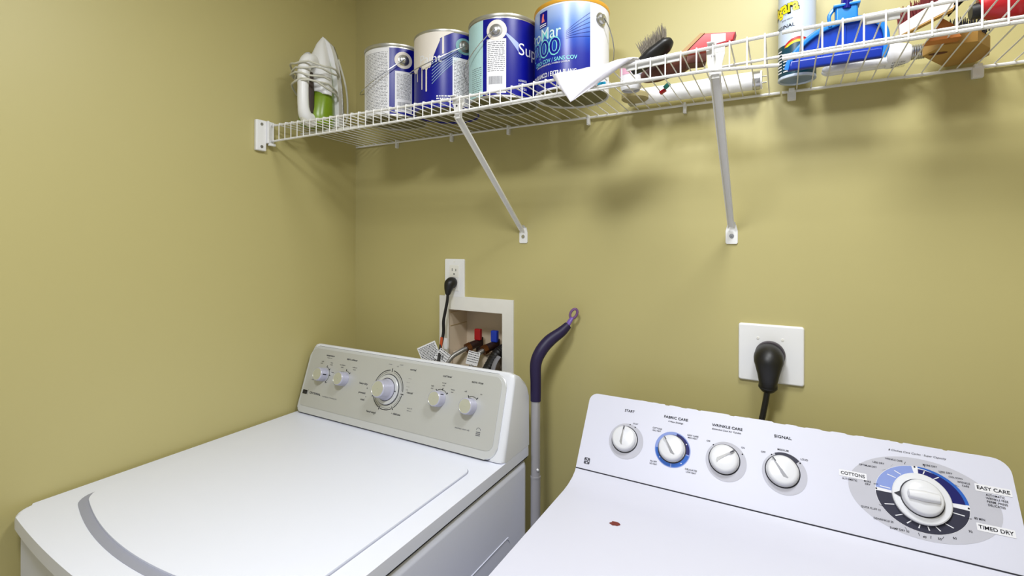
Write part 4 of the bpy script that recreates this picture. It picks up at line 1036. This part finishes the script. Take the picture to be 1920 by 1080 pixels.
# ------------------------------------------------------------------ brushes and red thing at the right
def right_items():
    t = thing('wooden_brush', 'tan wooden scrubbing brush lying flat by the wall, dark stain on its underside', 'brush', (1.535, -0.07, ZD))
    fr = (Vector((0, 0, ZD + 0.0015)), Vector((1, 0, 0)), Vector((0, 1, 0)), Vector((0, 0, 1)))
    poly = [(1.4800, -0.094), (1.4980, -0.140), (1.5420, -0.1330), (1.5700, -0.085), (1.5800, -0.045), (1.5700, -0.012), (1.5280, -0.008)]
    m = MB(); m.prism(poly, fr, 0.0, 0.022, 0.002); m.build('block', WOOD, t)
    m = MB(); m.add([(1.500 + 0.013 * math.cos(a), -0.098 + 0.007 * math.sin(a), ZD + 0.0011) for a in [2 * PI * k / 16 for k in range(16)]], [list(range(16))[::-1]]); m.build('stain', mat('dark_stain', (88, 36, 16), rough=0.6, noise=0.3), t, recalc=False)
    m = MB(); bristles(m, Vector((1.500, -0.120, ZD + 0.020)), Vector((0.060, 0, 0)), Vector((0, 0.090, 0)), Vector((0, 0, 1)), 18, 18, 0.030, 0.0011, 0.12, 3); m.build('bristles', BRIS, t, ang=80)
    # second brush propped on top, its pale back to the front
    t = thing('scrubbing_brush', 'pale wooden brush with maroon bristles propped upright on the tan brush', 'brush', (1.465, -0.195, ZD))
    R_ = Matrix.Rotation(-0.05, 3, 'Y')
    m = MB()
    bf = frame((1.4300, -0.205, ZD + 0.0065), (-0.02, 0.12, 1), (1, 0.0, 0.46))
    m.prism([(0.0, 0.0), (0.072, 0.0), (0.074, 0.014), (0.066, 0.026), (0.0, 0.018)], bf, -0.010, 0.0, 0.0015); m.build('back_slab', WOODL, t)
    m = MB(); m.prism([(0.002, -0.001), (0.072, -0.002), (0.074, 0.003), (0.002, 0.003)], bf, -0.0115, -0.001); m.build('edge_strip', WOOD, t)
    O, A, B, N = bf
    m = MB(); bristles(m, O + A * 0.004 + B * 0.016 - N * 0.016, A * 0.068, -N * 0.024, B, 30, 8, 0.034, 0.0013, 0.16, 5); m.build('bristles', MAROON, t, ang=80)
    m = MB(); bristles(m, O + A * 0.070 + B * 0.000 - N * 0.008, B * 0.030, -N * 0.022, A + B * 0.5, 12, 7, 0.034, 0.0011, 0.2, 6); m.build('side_bristles', BRIS, t, ang=80)
    # orange-brown wedge under it
    m = MB(); m.prism([(1.4700, 0.0), (1.5130, 0.0), (1.5030, 0.022), (1.4900, 0.034), (1.4830, 0.026)], (Vector((0, -0.172, ZD + 0.0005)), Vector((1, 0, 0)), Vector((0, 0, 1)), Vector((0, -1, 0))), -0.022, 0.0, 0.001)
    tag(m.build('wood_wedge', mat('orange_wood', (184, 110, 44), rough=0.5, noise=0.15)), 'orange-brown wooden wedge standing right behind the pale brush', 'wood block')
    # red plastic jug cut by the frame edge
    t = thing('red_bottle', 'bright red plastic bottle lying at the right end beside the brushes', 'bottle', (1.58, -0.19, ZD))
    m = MB(); m.tube([(1.5280, -0.190, ZD + 0.034), (1.5330, -0.190, ZD + 0.035), (1.5560, -0.188, ZD + 0.038), (1.60, -0.182, ZD + 0.040), (1.68, -0.175, ZD + 0.040), (1.70, -0.173, ZD + 0.040)], [0.012, 0.018, 0.030, 0.0345, 0.0345, 0.026], 24, smooth=4); m.build('body', RED, t)
    m = MB(); m.tube([(1.5180, -0.190, ZD + 0.0295), (1.530, -0.190, ZD + 0.030)], [0.011, 0.012], 20); m.build('cap', BLACK, t)
right_items()

# ------------------------------------------------------------------ wall outlets and plugs
def outlet():
    t = thing('wall_outlet', 'small white duplex outlet plate above the washer outlet box', 'outlet', (0.415, 0, 1.33))
    fr = frame((0.4158, 0, 1.3306), (0, 0, 1))
    m = MB(); m.prism(rrect(-0.035, 0.035, -0.0567, 0.0567, 0.004, 4), fr, 0, 0.0055, 0.002); m.build('plate', WHITE, t)
    for dz in (0.0195, -0.0195):
        m = MB(); m.prism(rrect(-0.0168, 0.0168, dz - 0.0185, dz + 0.0185, 0.002, 2), fr, 0.005, 0.0068, 0.0005); f = m.build('receptacle', TRIM, t)
        m = MB()
        for dx, hh in ((-0.0065, 0.0042), (0.0065, 0.0034)): m.flat([(dx - 0.0011, dz + 0.001), (dx + 0.0011, dz + 0.001), (dx + 0.0011, dz + 0.001 + hh * 2), (dx - 0.0011, dz + 0.001 + hh * 2)], fr, 0.0070)
        m.arc(fr, (0, dz - 0.0075), 0, 0.0024, 0, 360, 0.0070, 14); m.build('slots', SEAM, f, recalc=False)
    m = MB(); m.lathe([(0.0028, 0), (0.0024, 0.001), (0.0004, 0.001)], axis((0.4158, -0.0055, 1.3790), (0, -1, 0)), 12, caps=False); m.build('screw', TRIM, t)
outlet()

def power_cord():
    t = thing('power_plug', 'black plug with cord in the lower socket of the small outlet', 'plug', (0.412, -0.012, 1.31))
    m = MB(); m.tube([(0.4130, -0.0072, 1.3170), (0.4130, -0.016, 1.3170), (0.4128, -0.024, 1.3130), (0.4120, -0.029, 1.300), (0.4105, -0.030, 1.2830)], [0.0150, 0.0175, 0.0165, 0.0125, 0.0065], 18, smooth=4, flat=(1.0, 1.0)); p = m.build('plug', BLACK, t)
    m = MB(); m.tube([(0.4105, -0.030, 1.285), (0.4100, -0.032, 1.265), (0.4060, -0.036, 1.235), (0.4010, -0.038, 1.205), (0.3990, -0.036, 1.170), (0.3995, -0.050, 1.13), (0.41, -0.075, 1.08), (0.415, -0.085, 0.98)], 0.0046, 10, smooth=6); m.build('cord', BLACK, t)
power_cord()

def dryer_outlet():
    t = thing('dryer_outlet', 'large square white outlet plate on the wall above the dryer', 'outlet', (1.2457, 0, 1.20))
    fr = frame((1.2457, 0, 1.2002), (0, 0, 1))
    m = MB(); m.prism(rrect(-0.0623, 0.0623, -0.0620, 0.0620, 0.0055, 4), fr, 0, 0.0075, 0.004, 3); m.build('plate', WHITE, t)
    for dx, a in ((-0.024, 1.0), (0.0225, 1.5)):
        m = MB(); m.lathe([(0.0028, 0), (0.0024, 0.0012), (0.0004, 0.0012)], axis((1.2457 + dx, -0.0075, 1.2325), (0, -1, 0)), 12, caps=False); s_ = m.build('screw', TRIM, t)
    t2 = thing('dryer_plug', 'large black round plug with thick cord hanging behind the dryer', 'plug', (1.246, -0.03, 1.19))
    cx = 1.2430; cz = 1.196
    m = MB(); m.lathe([(0.0285, 0), (0.0290, 0.004), (0.0285, 0.010), (0.0270, 0.012)], axis((cx + 0.002, -0.0075, cz + 0.004), (0, -1, 0)), 36, caps=True); m.build('socket_ring', mat('dark_grey_ring', (70, 64, 70), rough=0.35), t2)
    m = MB(); m.tube([(cx, -0.018, cz + 0.002), (cx, -0.034, cz + 0.0), (cx, -0.046, cz - 0.006), (cx - 0.0003, -0.050, cz - 0.030), (cx - 0.001, -0.048, cz - 0.048), (cx - 0.001, -0.045, cz - 0.052), (cx - 0.0013, -0.044, cz - 0.058), (cx - 0.0017, -0.043, cz - 0.066)], [0.0275, 0.0285, 0.0275, 0.0205, 0.0165, 0.0175, 0.0180, 0.0115], 28, smooth=4)
    m.build('plug', BLACK, t2, ang=50)
    m = MB(); m.tube([(cx - 0.0017, -0.043, cz - 0.060), (cx - 0.005, -0.044, cz - 0.085), (cx - 0.010, -0.046, cz - 0.115), (cx - 0.013, -0.048, cz - 0.15), (cx - 0.013, -0.046, cz - 0.35)], 0.0085, 14, smooth=5, flat=(1.0, 0.7)); m.build('cord', BLACK, t2)
dryer_outlet()

# ------------------------------------------------------------------ washer outlet box, valves and hoses
def supply_box():
    t = thing('washer_outlet_box', 'white recessed washer outlet box in the wall behind the washing machine', 'outlet box', (0.488, 0, 1.16))
    ix0, ix1, iz0, iz1 = 0.3950, 0.5805, 1.0380, 1.2365
    ox0, ox1, oz0, oz1 = 0.3608, 0.6162, 1.0000, 1.2765
    PL = mat('box_plastic', (232, 230, 226), rough=0.4); INN = mat('box_inner', (216, 200, 178), rough=0.5, noise=0.05, nscale=8)
    m = MB()
    for a, b, c, d in ((ox0, ix0, oz0, oz1), (ix1, ox1, oz0, oz1), (ix0, ix1, oz0, iz0), (ix0, ix1, iz1, oz1)): m.b2(a, b, -0.005, 0, c, d)
    bmesh.ops.remove_doubles(m.bm, verts=m.bm.verts[:], dist=1e-5); m.build('flange', PL, t)
    D_ = 0.092; th = 0.0025
    m = MB(); m.b2(ix0 - th, ix0, -0.004, D_, iz0, iz1); m.b2(ix1, ix1 + th, -0.004, D_, iz0, iz1); m.b2(ix0 - th, ix1 + th, -0.004, D_, iz0 - th, iz0); m.b2(ix0 - th, ix1 + th, -0.004, D_, iz1, iz1 + th); m.b2(ix0 - th, ix1 + th, D_, D_ + 0.002, iz0 - th, iz1 + th)
    m.build('recess', INN, t)
    m = MB()
    for z in (1.225, 1.185): m.b2(ix0, ix0 + 0.0012, 0.004, D_ - 0.002, z, z + 0.0012)
    m.build('recess_ribs', mat('rib_tan', (176, 150, 104), rough=0.6), t)
    # inner step at the bottom
    m = MB(); m.b2(ix0 + 0.002, 0.520, 0.012, D_ - 0.001, iz0 + 0.0005, 1.108, 0.004); m.build('shelf_step', INN, t)
    BR = mat('brass', (110, 66, 30), rough=0.35, metal=0.7); BRD = mat('dark_valve', (44, 24, 20), rough=0.5, metal=0.2)
    for (x, c, nm) in ((0.4700, RED, 'red'), (0.5280, mat('valve_blue', (24, 60, 190), rough=0.4), 'blue')):
        v = thing('water_valve', 'water valve with a %s handle inside the recessed outlet box' % nm, 'valve', (x, 0.045, 1.11), 'water valves')
        m = MB(); m.tube([(x, 0.050, 1.1085), (x, 0.050, 1.150)], 0.0115, 16); m.tube([(x, 0.050, 1.132), (x - 0.004, 0.030, 1.132), (x - 0.010, 0.012, 1.128)], [0.0115, 0.012, 0.0125], 16, smooth=3); m.build('valve_body', BRD, v)
        m = MB(); m.tube([(x - 0.010, 0.013, 1.128), (x - 0.015, 0.002, 1.124)], 0.0145, 8); m.build('coupling_nut', BR, v)
        m = MB(); m.box((x, 0.042, 1.160), (0.0210, 0.014, 0.034), None, 0.003, 3); m.build('handle', c, v)
    # hoses
    BH = mat('braided_steel', (150, 148, 146), rough=0.4, metal=0.7, noise=0.5, nscale=400)
    m = MB(); m.tube([(0.455, 0.002, 1.124), (0.4460, -0.015, 1.118), (0.4300, -0.040, 1.102), (0.4200, -0.055, 1.070), (0.420, -0.065, 1.00), (0.425, -0.07, 0.75)], 0.0068, 12, smooth=6)
    tag(m.build('water_hose', BH), 'braided steel hose curving down from the red-handled valve', 'hose', 'braided hoses')
    m = MB(); m.tube([(0.513, 0.002, 1.124), (0.5060, -0.014, 1.116), (0.4980, -0.030, 1.095), (0.4950, -0.042, 1.06), (0.495, -0.055, 1.00), (0.49, -0.06, 0.75)], 0.0068, 12, smooth=6)
    tag(m.build('water_hose', BH), 'braided steel hose dropping down from the blue-handled valve', 'hose', 'braided hoses')
    # drain hose: corrugated
    m = MB(); path = [Vector((0.5630, 0.072, 1.055)), Vector((0.5630, 0.068, 1.10)), Vector((0.5610, 0.045, 1.128)), Vector((0.5560, 0.006, 1.118)), Vector((0.5440, -0.028, 1.075)), Vector((0.538, -0.045, 1.02)), Vector((0.535, -0.055, 0.93)), Vector((0.535, -0.060, 0.75))]
    pts = []
    for i in range(len(path) - 1):
        for k in range(14): pts.append(path[i].lerp(path[i + 1], k / 14))
    for _ in range(6): pts = [pts[0]] + [(pts[i - 1] + pts[i] * 2 + pts[i + 1]) / 4 for i in range(1, len(pts) - 1)] + [pts[-1]]
    m.tube(pts, [0.0150 + 0.0013 * (k % 2) for k in range(len(pts))], 18)
    tag(m.build('drain_hose', BLACK, ang=20), 'black corrugated drain hose looping out of the outlet box', 'hose')
    m = MB(); m.tube([(0.5770, -0.016, 1.118), (0.573, -0.028, 1.105), (0.570, -0.037, 1.085), (0.568, -0.043, 1.05), (0.568, -0.046, 0.98)], 0.0050, 12, smooth=5, flat=(1.6, 0.8))
    tag(m.build('grey_cable', mat('grey_rubber', (128, 128, 136), rough=0.5)), 'grey strap curving down beside the black drain hose', 'cable')
    # paper tags
    def card(name, label, c, w, h, rx, txt, lines_, parent_mats=PAPER, bend=0.0, rz=0.0):
        t_ = thing(name, label, 'tag', c, 'hose tags')
        nrm = Vector((0.45 + rz, -1, 0.15)).normalized(); A0 = Vector((0, 0, 1)).cross(nrm) * -1
        A_ = Vector((-nrm.y, nrm.x, 0)).normalized(); B_ = nrm.cross(A_)
        ca, sa = math.cos(rx), math.sin(rx); A2 = A_ * ca + B_ * sa; B2_ = -A_ * sa + B_ * ca
        fr = (Vector(c), A2, B2_, A2.cross(B2_))
        m = MB(); m.prism(rrect(-w / 2, w / 2, -h / 2, h / 2, 0.0015, 2), fr, -0.0004, 0.0004); cd = m.build('card', parent_mats, t_)
        m = MB()
        if txt:
            for k, s_ in enumerate(txt):
                if s_: m.text(s_, fr, (0.0, h * (0.26 - 0.26 * k)), w * 0.34, h * 0.26, 0.0008, bold=0.02)
        rr = random.Random(len(label))
        for k in range(lines_):
            y = h * (0.42 - 0.84 * k / lines_); x = -w * 0.45
            while x < w * 0.42:
                q = rr.uniform(0.002, 0.006); m.flat([(x, y - 0.0009), (min(x + q, w * .45), y - 0.0009), (min(x + q, w * .45), y + 0.0009), (x, y + 0.0009)], fr, 0.0008); x += q + 0.0011
        m.build('print', INK, cd, recalc=False)
        return t_, fr
    card('hose_tag', 'white tag wrapped round the hose under the red valve', (0.4120, -0.058, 1.1080), 0.036, 0.034, -0.62, ('', 'UL'), 4, rz=0.1)
    card('hose_tag', 'white tag wrapped round the hose under the blue valve', (0.5020, -0.034, 1.1080), 0.034, 0.038, -0.25, None, 5, rz=0.1)
    card('warning_tag', 'large grey tag densely printed with small text left of the hoses', (0.3770, -0.068, 1.1080), 0.056, 0.070, 0.42, None, 14, rz=0.1)
    m = MB(); m.box((0.4015, -0.050, 1.1420), (0.0085, 0.0012, 0.038), Matrix.Rotation(0.12, 3, 'Y'))
    tag(m.build('orange_strip', ORANGE), 'orange paper strip standing between the tags and the black cord', 'tag')
    m = MB(); m.box((0.4150, -0.046, 1.1430), (0.011, 0.0012, 0.032), None)
    tag(m.build('paper_strip', PAPER), 'narrow white paper strip beside the orange strip at the box', 'tag')
supply_box()

# ------------------------------------------------------------------ pole with purple grip
def pole():
    t = thing('mop_handle', 'grey mop pole with bent purple grip leaning on the wall between the machines', 'mop', (0.765, -0.165, 0))
    def at_z(z):        # straight run of the pole
        k = z / 1.045; return Vector((0.768 - 0.033 * k, -0.170 + 0.066 * k, z))
    m = MB(); m.tube([at_z(0.01), at_z(0.862)], 0.0122, 20); m.build('lower_tube', PALUM, t)
    m = MB(); m.tube([at_z(0.862), at_z(0.866)], 0.0128, 20); m.tube([at_z(0.866), at_z(1.05)], 0.0114, 20); m.build('upper_tube', PALUM, t)
    m = MB(); p = at_z(0.885); m.lathe([(0.003, 0), (0.0025, 0.003), (0.0004, 0.0035)], axis(p + Vector((0.009, -0.0075, 0)), (0.75, -0.65, 0)), 12, caps=False); m.build('lock_button', WHITE, t)
    m = MB(); m.tube([at_z(1.045), at_z(1.09), at_z(1.135), Vector((0.7405, -0.088, 1.165)), Vector((0.7560, -0.070, 1.190)), Vector((0.7800, -0.048, 1.212)), Vector((0.7930, -0.036, 1.228))], [0.0130, 0.0135, 0.0145, 0.0155, 0.0155, 0.0130, 0.0095], 20, smooth=6); m.build('grip', PURPLE, t)
    m = MB(); m.tube([(0.7900, -0.038, 1.2245), (0.7965, -0.032, 1.2380), (0.8000, -0.028, 1.2450)], [0.0085, 0.0080, 0.0065], 16, smooth=4, flat=(1, 0.7)); m.build('end_cap', LILAC, t)
    m = MB(); c = Vector((0.8035, -0.0255, 1.2560)); pts = []
    ax = Vector((0.45, 0.1, 0.9)).normalized(); ay = Vector((0.7, 0.35, -0.4)); ay = (ay - ax * ay.dot(ax)).normalized()
    for k in range(25):
        a = 2 * PI * k / 24; pts.append(c + ax * 0.0130 * math.cos(a) + ay * 0.0080 * math.sin(a))
    m.tube(pts, 0.0034, 10, caps=False); m.build('hanging_loop', mat('mauve_plastic', (120, 84, 130), rough=0.4), t)
pole()
bpy.context.view_layer.update()
